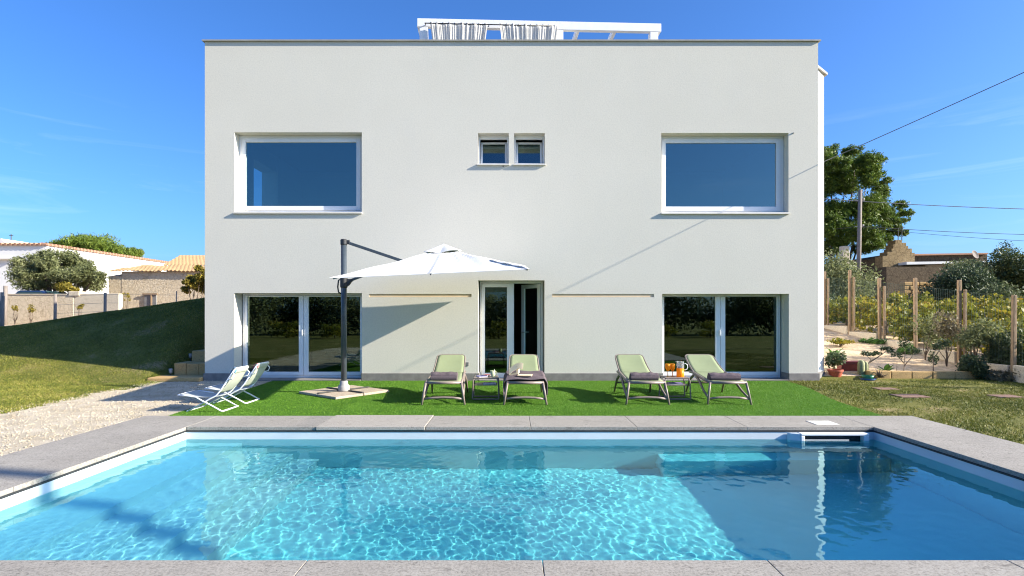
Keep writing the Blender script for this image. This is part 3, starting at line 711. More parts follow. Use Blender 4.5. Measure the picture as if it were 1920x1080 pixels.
m = MB(); m.lathe([(.058,1.98),(.068,2.0),(.068,2.16),(.058,2.18)], n=16); m.prism_y([(.05,2.0),(.10,2.03),(.14,2.09),(.20,2.14),(.06,2.15)], -.035, .035); m.build('slider', M['black'], um, bevel=.005)
m = MB(); m.tube([(-.05,0,2.15),(-.10,0,2.12),(-.115,0,2.0),(-.10,0,1.90),(-.05,0,1.87)], .014, 8); m.build('slider_handle', M['black'], um, smooth=True)
Ucx, Ucy, hs_, hv_ = -1.27-UX, 10.40-UY, 1.555, 1.75
def cplane(u, v): return 2.29+.07*u+.175*v
RISE = .43
def canopy_pt(u, v, lift=0):
    k = max(abs(u), abs(v)); r = 1-k
    sag = .0
    e = abs(u)/k if abs(v) == k and k > 0 else (abs(v)/k if k > 0 else 0)     # 0 mid-edge .. 1 corner
    z = cplane(u, v)+RISE*(max(0,r)**1.03)-.045*k*(1-e**2)*0.5*math.sin(PI*min(1,k))-.02*math.sin(k*PI)
    an = math.atan2(v, u); z += .006*math.sin(9*u+7*v)*k*(1-k)*4 + .007*math.sin(an*26+k*9)*k*(1-k)*3*abs(math.sin(2*an))
    sd = (an+PI/8) % (PI/4)-PI/8; z += .010*math.exp(-(sd*k*1.6/.028)**2)*min(1, k*3)
    s = 1-.012*(1-e)*k
    return (Ucx+u*hs_*s, Ucy+v*hv_*s, z+lift)
m = MB(); NN = 48
def cgrid(u0, v0): pass
N = 64; vid = {}; vs = []; fs = []
for j in range(N+1):
    for i in range(N+1):
        u, v = -1+2*i/N, -1+2*j/N
        vid[i,j] = len(vs); vs.append(canopy_pt(u, v))
for j in range(N):
    for i in range(N):
        if max(abs(-1+2*(i+.5)/N), abs(-1+2*(j+.5)/N)) < .19: continue
        fs.append((vid[i,j], vid[i+1,j], vid[i+1,j+1], vid[i,j+1]))
m.add(vs, fs); can = m.build('canopy', M['canopy'], um, smooth=False, solid=.005)
def vent_pt(a, b):
    u, v = (-1+2*a)*.20, (-1+2*b)*.20
    x, y_, z = canopy_pt(u, v); k = max(abs(u), abs(v))/.20
    lip = .01+.05*abs(math.sin(2*math.atan2(v, u)+.3))*k
    return (x, y_, cplane(u,v)+RISE*.80+.15*max(0,1-k)**1.1+lip*1.0 - .03*k)
m = MB(); m.grid(vent_pt, 21, 21); m.build('vent', M['canopy'], can, smooth=True, solid=.005)
for (u, v) in ((-1,-1),(0,-1),(1,-1),(1,0),(1,1),(0,1),(-1,1),(-1,0)):
    pts = []
    for k in (.05,.35,.65,.97):
        x, y_, z = canopy_pt(u*k, v*k); pts.append((x, y_, z-.03))
    r_ = MB(); r_.tube(pts, .011, 6); r_.build('rib', M['anthracite'], um, smooth=True)
m = MB(); m.lathe([(.04,-.06),(.06,-.04),(.06,.04),(.04,.24),(.02,.34)], (hubx+.02, huby, hubz), n=14); m.build('hub', M['anthracite'], um, smooth=True)
# loose closing strap lying along the right front ridge
def strap(a, b):
    k = .58+.40*a; x, y_, z = canopy_pt(k, -k+.16*(b-.5)+.05); return (x, y_, z+.006+.012*math.sin(a*PI)*(1-b)+.008*math.sin(a*17))
m = MB(); m.grid(strap, 14, 5); m.build('closing_strap', M['canopy'], um, smooth=True, solid=.006)
for (sx, sy, lab) in ((-1,-1,'aggregate ballast slab of the parasol base nearest the deck chairs'), (1,-1,'aggregate ballast slab of the parasol base nearest the pool'),
                      (1,1,'aggregate ballast slab of the parasol base nearest the loungers'), (-1,1,'aggregate ballast slab of the parasol base nearest the house wall')):
    cxx, cyy = sx*.297, sy*.297
    t = MB(); t.box(-.290, .290, -.290, .290, 0, .045); o = t.build('ballast_slab', M['aggregate'], bevel=.01)
    o.location = (UX+bx+cxx*ca-cyy*sa, UY+by+cxx*sa+cyy*ca, .008); o.rotation_euler = (0,0,ra); tag(o, lab, 'slab', 'ballast slabs under the parasol')

# ------------------------------------------------------------------ loungers
def make_lounger():
    t = thing('sun_lounger', (0,0,0), 'x', 'sun lounger', 'olive green sun loungers on the turf')
    hyy, hzz = 1.08, .405                                   # hinge
    by_, bz_ = 1.80, .675                                   # back top
    m = MB()
    for s in (-1, 1):
        m.tube([(s*.29,.03,.352),(s*.29,.35,.362),(s*.288,.75,.385),(s*.285,hyy,hzz),(s*.285,hyy+.25,.40)], .025, 8)
    m.tube([(-.29,.03,.35),(.29,.03,.35)], .024, 8); m.tube([(-.285,hyy+.25,.40),(.285,hyy+.25,.40)], .018, 8)
    m.build('frame', M['taupe'], t, smooth=True)
    for s in (-1, 1):
        q = MB(); q.tube([(s*.292,.02,.355),(s*.318,-.012,.20),(s*.35,-.05,0)], [.02,.02,.017], 8); q.build('leg', M['taupe'], t, smooth=True)
        q = MB(); q.tube([(s*.29,.90,.375),(s*.30,1.02,.365),(s*.315,1.2,.27),(s*.335,1.42,.0)], [.018,.024,.024,.016], 8); q.build('leg', M['taupe'], t, smooth=True)
        q = MB(); q.tube([(s*.29,.98,.378),(s*.296,.84,.36),(s*.305,.6,.30),(s*.318,.3,.18),(s*.327,.02,.11)], [.018,.024,.024,.02,.014], 8); q.build('brace', M['taupe'], t, smooth=True)
    q = MB(); q.tube([(-.33,-.02,.092),(-.16,-.025,.112),(0,-.028,.118),(.16,-.025,.112),(.33,-.02,.092)], .019, 8); q.build('crossbar', M['taupe'], t, smooth=True)
    q = MB(); q.tube([(-.32,1.28,.20),(.32,1.28,.20)], .018, 8); q.build('crossbar', M['taupe'], t, smooth=True)
    def seat(u, v):
        y_ = .02+v*(hyy-.02); z = .362+(hzz-.362)*v**1.3+.008-.012*math.sin(u*PI)*math.sin(v*PI)
        if v == 0: z -= .03
        return ((u-.5)*.57, y_, z)
    q = MB(); q.grid(seat, 9, 22); q.build('seat', M['sling'], t, smooth=True, solid=.008)
    def outl(k):                                            # rounded outline of the back, k in 0..1 up the back
        return .283*(1-.05*k)
    def P(x, k, off=0):
        d = Vector((0, by_-hyy, bz_-hzz)); nrm = Vector((0, -(bz_-hzz), by_-hyy)).normalized()
        c = Vector((x, hyy, hzz+.006))+d*k+nrm*(off-.02*math.sin(k*PI)); return tuple(c)
    rad = .09
    fr = [P(-outl(0),0)]+[P(-outl(k),k) for k in (.2,.4,.6,.8)]
    for i in range(7):
        a = PI-(PI/2)*i/6; fr.append(P(-.268+rad+rad*math.cos(a), 1-.115+.115*math.sin(a)))
    for i in range(7):
        a = PI/2-(PI/2)*i/6; fr.append(P(.268-rad+rad*math.cos(a), 1-.115+.115*math.sin(a)))
    fr += [P(outl(k),k) for k in (.8,.6,.4,.2)]+[P(outl(0),0)]
    bk = MB()
    def back(u, v):
        hw = outl(v) if v < .885 else .268-rad+rad*math.sqrt(max(0, 1-((v-.885)/.115)**2))
        return P((u*2-1)*hw, v, .006-.012*math.sin(u*PI)*math.sin(v*PI))
    bk.grid(back, 9, 40); b = bk.build('backrest', M['sling'], t, smooth=True, solid=.008)
    q = MB(); q.tube(fr, .015, 8); q.build('backrest_frame', M['taupe'], b, smooth=True)
    return t
proto = make_lounger()
for i, (x, y_, rz, lab) in enumerate((
    (-1.127, 9.20, R(2.0), 'olive sun lounger nearest the parasol, with a rolled towel on its seat'),
    (.217, 9.20, R(-.3), 'olive sun lounger before the open entrance door, covered by a draped towel'),
    (2.225, 9.22, R(-2.2), 'olive sun lounger left of the drinks table, in front of bare white wall'),
    (3.565, 9.22, R(-3.2), 'olive sun lounger at the right end, in front of the right patio door'))):
    o = proto if i == 0 else copy_tree(proto)
    o.location = (x, y_, .008); o.rotation_euler = (0,0,rz); o['label'] = lab
    if i == 1: L2 = o

def towel(x, y_, z, w, rz, lab, h=.115, d=.17):
    m = MB(); n = 22; nl = 18
    def fn(u, v):
        a = 2*PI*v; e = 1-.06*math.exp(-((min(u,1-u))/.04)**1)
        sx_ = abs(math.cos(a))**.7*math.copysign(1, math.cos(a)); sz_ = abs(math.sin(a))**.7*math.copysign(1, math.sin(a))
        return ((u-.5)*w+.006*math.sin(a*3), sx_*d/2*e, h/2+sz_*h/2*e+.004*math.sin(u*23+a*2)+.004*math.sin(u*11))
    m.grid(fn, nl, n+1)
    for u in (0, 1): m.add([fn(u, k/n) for k in range(n)], [tuple(range(n))])
    # spiral fold lip
    m.grid(lambda u, v: ((u-.5)*w*.985, -d/2-.004-.01*math.sin(v*PI), h*.2+v*h*.45), 12, 5)
    o = m.build('folded_towel', M['towel'], smooth=True); o.location = (x, y_, z); o.rotation_euler = (R(2),0,rz); tag(o, lab, 'towel', 'mauve towels on the loungers')
towel(-1.14, 9.42, .372, .44, R(1), 'plump mauve towel roll on the lounger nearest the parasol', .145, .18)
towel(2.225, 9.45, .374, .46, R(-3), 'mauve towel roll on the lounger left of the drinks table', .13, .18)
towel(3.575, 9.45, .374, .50, R(-5), 'flattish mauve towel roll on the lounger at the right end', .125, .2)
# draped towel on the second lounger
def drape():
    m = MB(); X0, Y0 = .222, 9.20
    W_ = .63
    def fn(u, v):
        s = (u-.5)*2; y_ = Y0+.05+v*.92
        half = .31; le = .34 if s < 0 else .27
        le *= (1-.35*v) if s < 0 else (1-.15*v)
        a = abs(s)*(half+le)
        zs = .382+.045*v+.02
        wob = .006*math.sin(u*19+v*7)+.012*math.sin(v*23+s*2)+.006*math.sin(v*41+u*5)
        if a < half: return (X0+math.copysign(a, s), y_+.02*math.sin(u*9), zs+.008+wob)
        dd = a-half; q = min(1, dd/.06)
        return (X0+math.copysign(half+.035*q+.02*math.sin(v*17+dd*8)*q, s), y_+.012*math.sin(dd*20), zs+.008*(1-q)-max(0,dd-.02)+wob*(1-q))
    m.grid(fn, 60, 50); o = m.build('draped_towel', M['towel'], smooth=True, solid=.012)
    tag(o, 'mauve towel spread over a lounger seat, hanging down both sides', 'towel', 'mauve towels on the loungers')
drape()
bk = thing('open_book', (.12, 9.55, .437), 'open paperback lying on the draped towel', 'book', rz=R(-8))
m = MB(); m.prism_y([(-.16,.0),(-.02,.035),(-.005,.16),(-.03,.165),(-.05,.05),(-.165,.02)], -.0, .2)
m.grid(lambda u, v: (-.17+.24*u, -.04+.02*math.sin(u*3)+.14*v*.4, .02+.12*math.sin(u*PI*.6)+.10*v-.02*u), 14, 6)
m.build('pages', M['paper'], bk, smooth=False, solid=.006)
m = MB(); m.box(-.02, .22, -.08, .10, .002, .022); m.build('lower_pages', M['paper'], bk, bevel=.006)

# ------------------------------------------------------------------ side tables and their things
def side_table(x, y_, lab):
    t = thing('side_table', (x, y_, .008), lab, 'side table', 'taupe side tables between the loungers')
    w, dp, h = .21, .18, .385
    m = MB(); m.box(-w, w, -dp, dp, h-.022, h); m.build('tabletop', M['taupe'], t, bevel=.008)
    m = MB(); m.box(-w+.015, w-.015, -dp+.02, dp-.02, .245, .26); m.build('shelf', M['taupe'], t, bevel=.004)
    for yy in (-dp+.015, dp-.015):
        q = MB(); q.tube([(-w+.012,yy,h-.02),(-w-.005,yy,h-.06),(-w-.02,yy,.02),(-w-.005,yy,.012),(w+.005,yy,.012),(w+.02,yy,.02),(w+.005,yy,h-.06),(w-.012,yy,h-.02)], .012, 8); q.build('leg', M['taupe'], t, smooth=True)
    return h+.008
hT = side_table(-.457, 9.85, 'taupe side table with magazines and a green mug on top')
side_table(2.86, 9.85, 'taupe side table carrying the orange juice jug and two goblets')
def magazine(x, y_, z, rz, mats, lab, w=.15, d=.2, n=2):
    t = thing('magazine', (x,y_,z), lab, 'magazine', 'magazines on the side tables', rz)
    m = MB(); m.box(-w/2, w/2, -d/2, d/2, .001, .012); m.build('pages', M['whitepaper'], t)
    m = MB(); m.box(-w/2-.001, w/2+.001, -d/2-.001, d/2+.001, .0122, .015); m.build('cover', M[mats], t)
magazine(-.53, 9.82, hT, R(20), 'bluepaper', 'blue covered magazine lying on the left side table top')
magazine(-.45, 9.86, hT+.0155, R(-25), 'redpaper', 'red and white magazine lying over the blue one on the left table', .12, .17)
magazine(-.40, 9.85, .269, R(5), 'whitepaper', 'pale magazine on the lower shelf of the left side table', .22, .24)
magazine(2.86, 9.83, .269, R(-8), 'bluepaper', 'blue and white magazine on the lower shelf of the drinks table', .24, .24)
mug = thing('green_mug', (-.335, 9.80, hT), 'pale green mug with a spoon standing on the left side table', 'mug')
m = MB(); m.lathe([(.036,0),(.04,.005),(.045,.11),(.041,.11),(.037,.012),(.001,.012)], n=24, cap=False); m.build('body', M['mug'], mug, smooth=True)
m = MB(); m.tube([(.043,0,.09),(.068,0,.085),(.072,0,.05),(.041,0,.025)], .006, 8); m.build('handle', M['mug'], mug, smooth=True)
m = MB(); m.tube([(-.01,.01,.02),(.03,.02,.135)], .004, 6); m.build('spoon', M['steel'], mug, smooth=True)
gm = bpy.data.materials.new('clear_glass'); gm.use_nodes = True; b_ = gm.node_tree.nodes['Principled BSDF']
b_.inputs['Base Color'].default_value = (.97,.98,.98,1); b_.inputs['Roughness'].default_value = .02; b_.inputs['IOR'].default_value = 1.45; b_.inputs['Transmission Weight'].default_value = .85
M['clear'] = gm
jm, jn, jb = newmat('orange_juice'); jb.inputs['Base Color'].default_value = (.95,.42,.01,1); jb.inputs['Roughness'].default_value = .35
jt = jn.nodes.new('ShaderNodeBsdfTranslucent'); jt.inputs[0].default_value = (1,.5,.02,1); jx = jn.nodes.new('ShaderNodeMixShader'); jx.inputs[0].default_value = .45
jn.links.new(jb.outputs[0], jx.inputs[1]); jn.links.new(jt.outputs[0], jx.inputs[2]); jn.links.new(jx.outputs[0], jn.nodes['Material Output'].inputs[0]); M['juice'] = jm
M['amber'] = pm('amber_goblet', (.80,.33,.03), (.86,.40,.05), 5, .2)
for x, y_, lab in ((2.735, 9.83, 'orange juice goblet further left, away from the jug'), (2.825, 9.86, 'orange juice goblet standing right beside the jug')):
    t = thing('goblet', (x, y_, hT), lab, 'goblet', 'orange goblets on the drinks table')
    m = MB(); m.lathe([(.036,0),(.034,.004),(.007,.01),(.006,.085),(.012,.095)], n=20); m.build('stem', M['amber'], t, smooth=True)
    m = MB(); m.lathe([(.012,.096),(.03,.115),(.042,.15),(.045,.185),(.042,.225),(.040,.225),(.001,.215)], n=24, cap=False); m.build('bowl', M['juice'], t, smooth=True)
jg = thing('juice_jug', (2.945, 9.80, hT), 'tall clear jug half full of orange juice on the drinks table', 'jug')
m = MB(); m.lathe([(.001,.001),(.062,.001),(.066,.01),(.062,.15),(.001,.151)], n=28, cap=False); m.build('juice', M['juice'], jg, smooth=True)
m = MB(); m.lathe([(.0635,.1515),(.060,.262),(.064,.272),(.060,.272),(.056,.262),(.0585,.1515)], n=28, cap=False)
for k in range(18):
    a = 2*PI*k/18; m.bar((.0625*math.cos(a),.0625*math.sin(a),.155), (.0605*math.cos(a),.0605*math.sin(a),.255), .004, .004, (math.cos(a),math.sin(a),0))
m.build('body', M['clear'], jg, smooth=True)
m = MB(); m.prism_y([(-.058,.25),(-.058,.275),(-.086,.268)], -.02, .02); m.build('spout', M['clear'], jg)
m = MB(); m.tube([(.058,0,.225),(.09,0,.235),(.122,0,.21),(.13,0,.17),(.115,0,.135),(.085,0,.12),(.062,0,.125)], .007, 8); m.build('handle', M['whiteplastic'], jg, smooth=True)

# ------------------------------------------------------------------ deck chairs
def deck_chair(name, y_, lab, trim):
    t = thing(name, (-4.6, y_, .008), lab, 'deck chair', 'white tubular deck chairs')
    W2 = .22; r = .0125
    A = [(-.35,0),(-.10,.13),(.0,.195),(.10,.245),(.17,.33),(.38,.64)]         # x,z long frame, foot to head
    B = [(.19,.012),(.05,.09),(-.10,.165),(-.20,.225),(-.34,.245),(-.47,.255)]  # rear foot to seat front
    q = MB()
    pts = [(x,-W2,z) for x,z in A]+[(.385,-W2+.03,.655),(.385,W2-.03,.655)]+[(x,W2,z) for x,z in A[::-1]]
    q.tube(pts, r, 8); q.build('back_frame', M['whitetube'], t, smooth=True)
    q = MB(); pts = [(x,-W2-.02,z) for x,z in B[::-1]]+[(.215,-W2-.0,.0125),(.215,W2,.0125)]+[(x,W2+.02,z) for x,z in B]
    q.tube(pts, r, 8); q.tube([(-.47,-W2-.02,.255),(-.47,W2+.02,.255)], r, 8); q.build('seat_frame', M['whitetube'], t, smooth=True)
    q = MB(); q.tube([(-.34,-W2,.012),(-.34,W2,.012)], r, 8); q.build('stretcher', M['whitetube'], t, smooth=True)
    q = MB()
    for s in (-1, 1): q.tube([(.27,s*W2,.48),(.36,s*(W2+.03),.50),(.385,s*(W2+.03),.555),(.36,s*W2,.60)], .008, 6)
    q.build('arm_bracket', M['whitetube'], t, smooth=True)
    def bk_(u, v):
        x = .135+.245*v; z = .285+.36*v; return (x+.018*math.sin(v*PI), (u-.5)*2*(W2-.012), z-.02*math.sin(v*PI)-.008*math.sin(u*PI))
    q = MB(); q.grid(bk_, 9, 14); b = q.build('backrest', M['chaircloth'], t, smooth=True, solid=.005)
    def st(u, v):
        x = -.455+.56*v; z = .268-.05*math.sin(v*PI*.75)-.01*math.sin(u*PI); return (x, (u-.5)*2*(W2-.01), z)
    q = MB(); q.grid(st, 9, 14); q.build('seat', M['chairseat'], t, smooth=True, solid=.005)
    def pil(u, v):
        a = 2*PI*v; return (.345+.024*math.cos(a)+.035*math.sin(a), (u-.5)*2*(W2-.015), .61+.035*math.cos(a)*-.6+.05*math.sin(a))
    q = MB(); q.grid(pil, 9, 13); q.build('head_pillow', M['chaircloth'], b, smooth=True)
    q = MB(); q.grid(lambda u, v: pil(.0+.10*u, v), 3, 13); q.v = [(x-.002*0+(.002), y2-.003, z+.003) for x, y2, z in q.v]; q.build('pillow_trim', M[trim], b, smooth=True)
deck_chair('deck_chair', 8.74, 'white tubular deck chair with blue pillow trim, nearer the pool', 'blue')
deck_chair('deck_chair', 9.49, 'white tubular deck chair with pink pillow trim, nearer the house', 'pink')

# ------------------------------------------------------------------ foliage tools
def leaves(C, size, elong=.45, up=0.0, droop=0.0):
    n = len(C); d = rng.standard_normal((n,3)); d[:,2] = d[:,2]*(1-abs(up))+up*1.5-droop*1.5
    d /= np.linalg.norm(d, axis=1, keepdims=True)
    s = np.cross(d, rng.standard_normal((n,3))); s /= np.linalg.norm(s, axis=1, keepdims=True)+1e-9
    L_ = size*(.6+.8*rng.random((n,1))); w = L_*elong/2
    nrm = np.cross(d, s)*L_*.12
    V = np.stack([C-d*L_/2, C+s*w+nrm, C+d*L_/2, C-s*w+nrm], 1).reshape(-1,3)
    return V, np.arange(4*n).reshape(-1,4)
def clump_pts(clumps, n, shell=.55):
    """clumps: (x,y,z,rx,ry,rz); leaves fill the outer part of each"""
    c = np.array(clumps); vol = (c[:,3]*c[:,4]*c[:,5])**.67; k = rng.choice(len(c), n, p=vol/vol.sum())
    d = rng.standard_normal((n,3)); d /= np.linalg.norm(d, axis=1, keepdims=True)
    r = shell+(1.06-shell)*rng.random((n,1))**.8+.06*rng.standard_normal((n,1))
    return c[k,:3]+d*r*c[k,3:], k
def crown(name, parent, clumps, n, size, m, elong=.45, up=0, droop=0, shell=.45, org=(0,0,0)):
    P, k = clump_pts(clumps, n, shell); ct = rng.random(len(clumps))
    V, Fa = leaves(P, size, elong, up, droop)
    t = np.clip(.15+.45*rng.random(n)+.35*(ct[k]), 0, 1)
    return npmesh(name, V-np.array(org), Fa, m, parent, np.repeat(t, 4))
def sub_clumps(c, n, f=.45, seed=0):
    r = np.random.default_rng(seed); x, y, z, rx, ry, rz = c; out = []
    for i in range(n):
        d = r.standard_normal(3); d /= np.linalg.norm(d); q = .45+.4*r.random()
        if d[2] < -.5: d[2] *= .5
        s = f*(.6+.7*r.random()); out.append((x+d[0]*rx*q, y+d[1]*ry*q, z+d[2]*rz*q, rx*s, ry*s, rz*s))
    return out
def limbs(parent, base, tips, r0, m='bark', name='trunk', org=(0,0,0)):
    q = MB()
    for (tx, ty, tz) in tips:
        mid = (base[0]*.45+tx*.55+.08*random.uniform(-1,1), base[1]*.45+ty*.55, base[2]*.55+tz*.45)
        q.tube([base, (base[0]*.8+mid[0]*.2, base[1]*.8+mid[1]*.2, base[2]*.5+mid[2]*.5), mid, (tx,ty,tz)], [r0, r0*.75, r0*.5, r0*.12], 7)
    q.v = [(a-org[0], b-org[1], c-org[2]) for a,b,c in q.v]
    return q.build(name, M[m], parent, smooth=True)
def bush(name, c, n, size, m, lab, cat, nsub=9, group=None, elong=.45, up=0, seed=1, stem=True, f=.45, droop=0, shell=.4):
    x, y, z, rx, ry, rz = c; gz = float(G(x, y)); base = (x, y, min(gz, z-rz*.5))
    t = thing(name, base, lab, cat, group)
    cl = sub_clumps(c, nsub, f, seed)
    crown('crown', t, cl, n, size, m, elong, up, droop, shell, org=base)
    if stem: limbs(t, base, [q[:3] for q in cl[:6]], max(.015, rx*.05), org=base)
    return t
def pxc(px, py, rpx, rpy, Y, dep=.8):
    x, y, z = at(px, py, Y); k = Y/F; return (x, y, z, rpx*k, rpx*k*dep, rpy*k)

# ------------------------------------------------------------------ right side: edging, pots, shrubs
m = MB(); xx = 8.1; i = 0
while xx < 15:
    wd = .46+.12*random.random(); m.box(xx, xx+wd-.012, 12.68+.01*random.random(), 12.86, -.05, .185+.02*random.random()); xx += wd; i += 1
m.box(7.55, 8.08, 12.95, 13.15, -.02, .13)
tag(m.build('garden_edging', M['tufa'], bevel=.018), 'row of golden tufa blocks edging the right lawn', 'edging wall')
def pot(name, x, y_, z, r0, r1, h, m_, lab, rim=.015):
    t = thing(name, (x,y_,z), lab, 'plant pot')
    q = MB(); q.lathe([(r0,0),(r1,h-.04),(r1+rim,h-.04),(r1+rim,h),(r1-.01,h),(r1-.015,h-.03),(.001,h-.03)], n=24, cap=False); q.build('pot', M[m_], t, smooth=False)
    return t
tp = pot('potted_shrub', 7.42, 12.85, 0, .10, .15, .22, 'terracotta', 'bushy leafy shrub in a terracotta pot beside the house corner')
crown('foliage', tp, sub_clumps((0,0,.42,.26,.22,.24), 9, .5, 4), 420, .075, M['shrub'], .6)
tp['category'] = 'potted plant'
def broad_plant(x, y_, z, lab, n=9, ln=.42, sd=1):
    t = thing('broad_leaf_plant', (x,y_,z), lab, 'plant'); r = random.Random(sd)
    for i in range(n):
        a = 2*PI*i/n+r.uniform(-.3,.3); l = ln*r.uniform(.7,1.1); el = r.uniform(.6,1.25)
        def fn(u, v):
            d = u*l; z_ = d*math.sin(el)-.5*u*u*l*.6; rr = d*math.cos(el); ww = .055*math.sin(PI*min(1,u*.92+.08))*(v-.5)*2
            return (rr*math.cos(a)-ww*math.sin(a), rr*math.sin(a)+ww*math.cos(a), z_+abs(v-.5)*.03)
        q = MB(); q.grid(fn, 10, 5); o = q.build('leaf', M['broad'], t, smooth=True)
        at_ = o.data.attributes.new('tint','FLOAT','POINT'); at_.data.foreach_set('value', [r.random()]*len(o.data.vertices))
    q = MB(); q.tube([(0,0,-.25),(0,0,.03)], .018, 8); q.build('stem', M['twig'], t)
broad_plant(7.62, 13.25, .42, 'tall broad leaved plant behind the terracotta pot shrub')
tr_ = thing('plant_trough', (7.98, 13.25, .14), 'reddish brown plastic plant trough raised on blocks', 'planter')
q = MB(); q.prism_x([(-.09,0),(.09,0),(.12,.2),(-.12,.2)], -.24, .24); q.build('tray', M['trough'], tr_, bevel=.012)
q = MB(); q.box(-.26,.26,-.135,.135,.2005,.235); q.build('rim', M['trough'], tr_, bevel=.01)
ct_ = thing('cactus', (8.08, 12.88, .09), 'ribbed column cactus with two stems in front of the brown trough', 'cactus')
for (dx, dy, h, r_) in ((-.05,0,.34,.065), (.055,.02,.31,.055)):
    q = MB(); n_ = 24
    prof = [(.75,0),(1,.08),(1.05,.5),(1,.8),(.75,.94),(.3,1.0),(.02,1.01)]
    vs = []; 
    for (rr, zz) in prof:
        for k in range(n_):
            a = 2*PI*k/n_; rad = r_*rr*(1+.14*(1 if k % 2 else -1)); vs.append((dx+rad*math.cos(a), dy+rad*math.sin(a), zz*h))
    fs = [(i*n_+k, i*n_+(k+1)%n_, (i+1)*n_+(k+1)%n_, (i+1)*n_+k) for i in range(len(prof)-1) for k in range(n_)]
    q.add(vs, fs); q.build('stem', M['cactus'], ct_, smooth=True)
bw = thing('flower_bowl', (8.02, 12.62, 0), 'green pot standing in a blue dish at the lawn edge', 'plant pot')
q = MB(); q.lathe([(.10,.045),(.13,.11),(.12,.11),(.09,.08),(.001,.08)], n=22, cap=False); q.build('pot', M['bowlgreen'], bw, smooth=True)
q = MB(); q.lathe([(.001,0),(.13,0),(.17,.045),(.16,.045),(.12,.012),(.001,.012)], n=22, cap=False); q.build('dish', M['bowlblue'], bw, smooth=True)
def spiky(x, y_, z, lab):
    t = thing('succulent', (x,y_,z), lab, 'succulent')
    q = MB()
    for i in range(26):
        a = random.uniform(0, 2*PI); el = random.uniform(.1,1.3); l = random.uniform(.1,.22)
        d = (math.cos(a)*math.cos(el)*l, math.sin(a)*math.cos(el)*l, math.sin(el)*l); q.tube([(0,0,0), (d[0]*.5,d[1]*.5,d[2]*.55), d], [.012,.01,.002], 5)
    q.build('leaves', M['bark'], t, smooth=True)
spiky(8.27, 12.6, .06, 'dark spiky succulent right of the blue dish')
def small_tree(name, x, y_, z, stems, crowns, n, size, m_, lab, r0=.014):
    t = thing(name, (x,y_,z), lab, 'shrub')
    q = MB()
    for pts in stems: q.tube(pts, [r0*(1-.75*i/(len(pts)-1)) for i in range(len(pts))], 6)
    q.build('stem', M['twig'], t, smooth=True)
    cl = []
    for i, c in enumerate(crowns): cl += sub_clumps(c, 6, .5, i+3)
    crown('foliage', t, cl, n, size, m_, .5)
small_tree('bonsai_shrub', 8.24, 12.95, .12, [[(0,0,0),(.0,0,.22),(.06,0,.32),(-.05,0,.42)], [(.03,0,.26),(.2,0,.36),(.40,0,.5)]],
           [(-.02,0,.45,.17,.12,.08), (.20,0,.45,.14,.1,.07), (.42,0,.58,.15,.1,.12)], 520, .05, M['oleander'], 'small bonsai like shrub with a forked trunk behind the succulent', .02)
broad_plant(8.62, 12.9, .12, 'upright green paddle leaved plant right of the bonsai shrub', 6, .36, 4)
small_tree('young_tree', 9.03, 12.92, .1, [[(0,0,-.1),(.02,0,.2),(.04,0,.5),(0,0,.85)], [(.02,0,.2),(.18,0,.38),(.26,0,.52)], [(.02,0,.25),(-.12,0,.42),(-.18,0,.5)]],
           [(-.16,0,.46,.14,.1,.12), (.24,0,.52,.15,.1,.13), (.02,0,.74,.14,.1,.22)], 400, .05, M['shrub'], 'young thin shrub with grey stems on the sandy bank', .013)
q = MB(); q.tube([(8.86,12.9,.12),(8.87,12.9,.42)], [.008,.004], 5); tag(q.build('dead_twig', M['twig'], smooth=True), 'bare dead twig left of the young thin shrub', 'twig')
small_tree('slender_shrub', 9.72, 12.92, .1, [[(0,0,-.1),(0,0,.4),(.1,0,.75)], [(0,0,.35),(.28,0,.75)]],
           [(0,0,.38,.10,.09,.22), (.12,0,.62,.16,.12,.12), (.27,0,.76,.14,.1,.14)], 620, .05, M['oleander'], 'slender dark shrub leaning right on the sandy bank', .014)
for (px, py, rx, ry, Y, n_, mt_, lab, sd) in (
    (1823, 690, 25, 27, 12.75, 900, 'oleander', 'rounded dark bush growing over the tufa edging', 3),
    (1888, 668, 42, 46, 12.9, 2300, 'shrub', 'large green bush at the right edge of the tufa edging', 6),
    (1900, 705, 34, 14, 12.4, 500, 'dry', 'low dry reddish clump before the large green bush', 9),
    (1830, 630, 38, 26, 13.3, 900, 'olive', 'loose grey green shrub before the fence kerb', 12),
    (1735, 622, 24, 34, 14.3, 420, 'olive', 'thin straggly shrub at the short middle fence post', 14),
    (1775, 615, 22, 30, 13.6, 420, 'dry', 'straggly dry shrub left of the doubled fence post', 17),
    (1700, 655, 20, 12, 15.2, 260, 'broad', 'low green weed at the fence kerb left of the thin shrub', 21),
    (1640, 640, 22, 7, 16.8, 260, 'broad', 'low weed at the kerb under the third fence post', 23),
    (1575, 640, 26, 6, 16.2, 260, 'vine', 'flat yellow weed on the sandy bank near the house', 25)):
    bush('garden_shrub', pxc(px, py, rx, ry, Y), int(n_*2.6), .07 if mt_ != 'broad' else .08, M[mt_], lab, 'shrub', 9, 'shrubs on the sandy bank', seed=sd, f=.58)
for i, (x, y_, s, lab) in enumerate(((7.20, 10.15, .26, 'worn red brick paver sunk in the right lawn, nearest the turf'), (8.9, 10.1, .22, 'red brick paver sunk in the right lawn further to the right'), (7.4, 11.1, .2, 'small red brick paver in the right lawn nearer the house'))):
    q = MB(); q.box(-s, s, -s*.7, s*.7, -.02, .02); o = q.build('brick_paver', M['brickpaver'], bevel=.01); o.location = (x, y_, 0); tag(o, lab, 'paver', 'brick pavers in the right lawn')

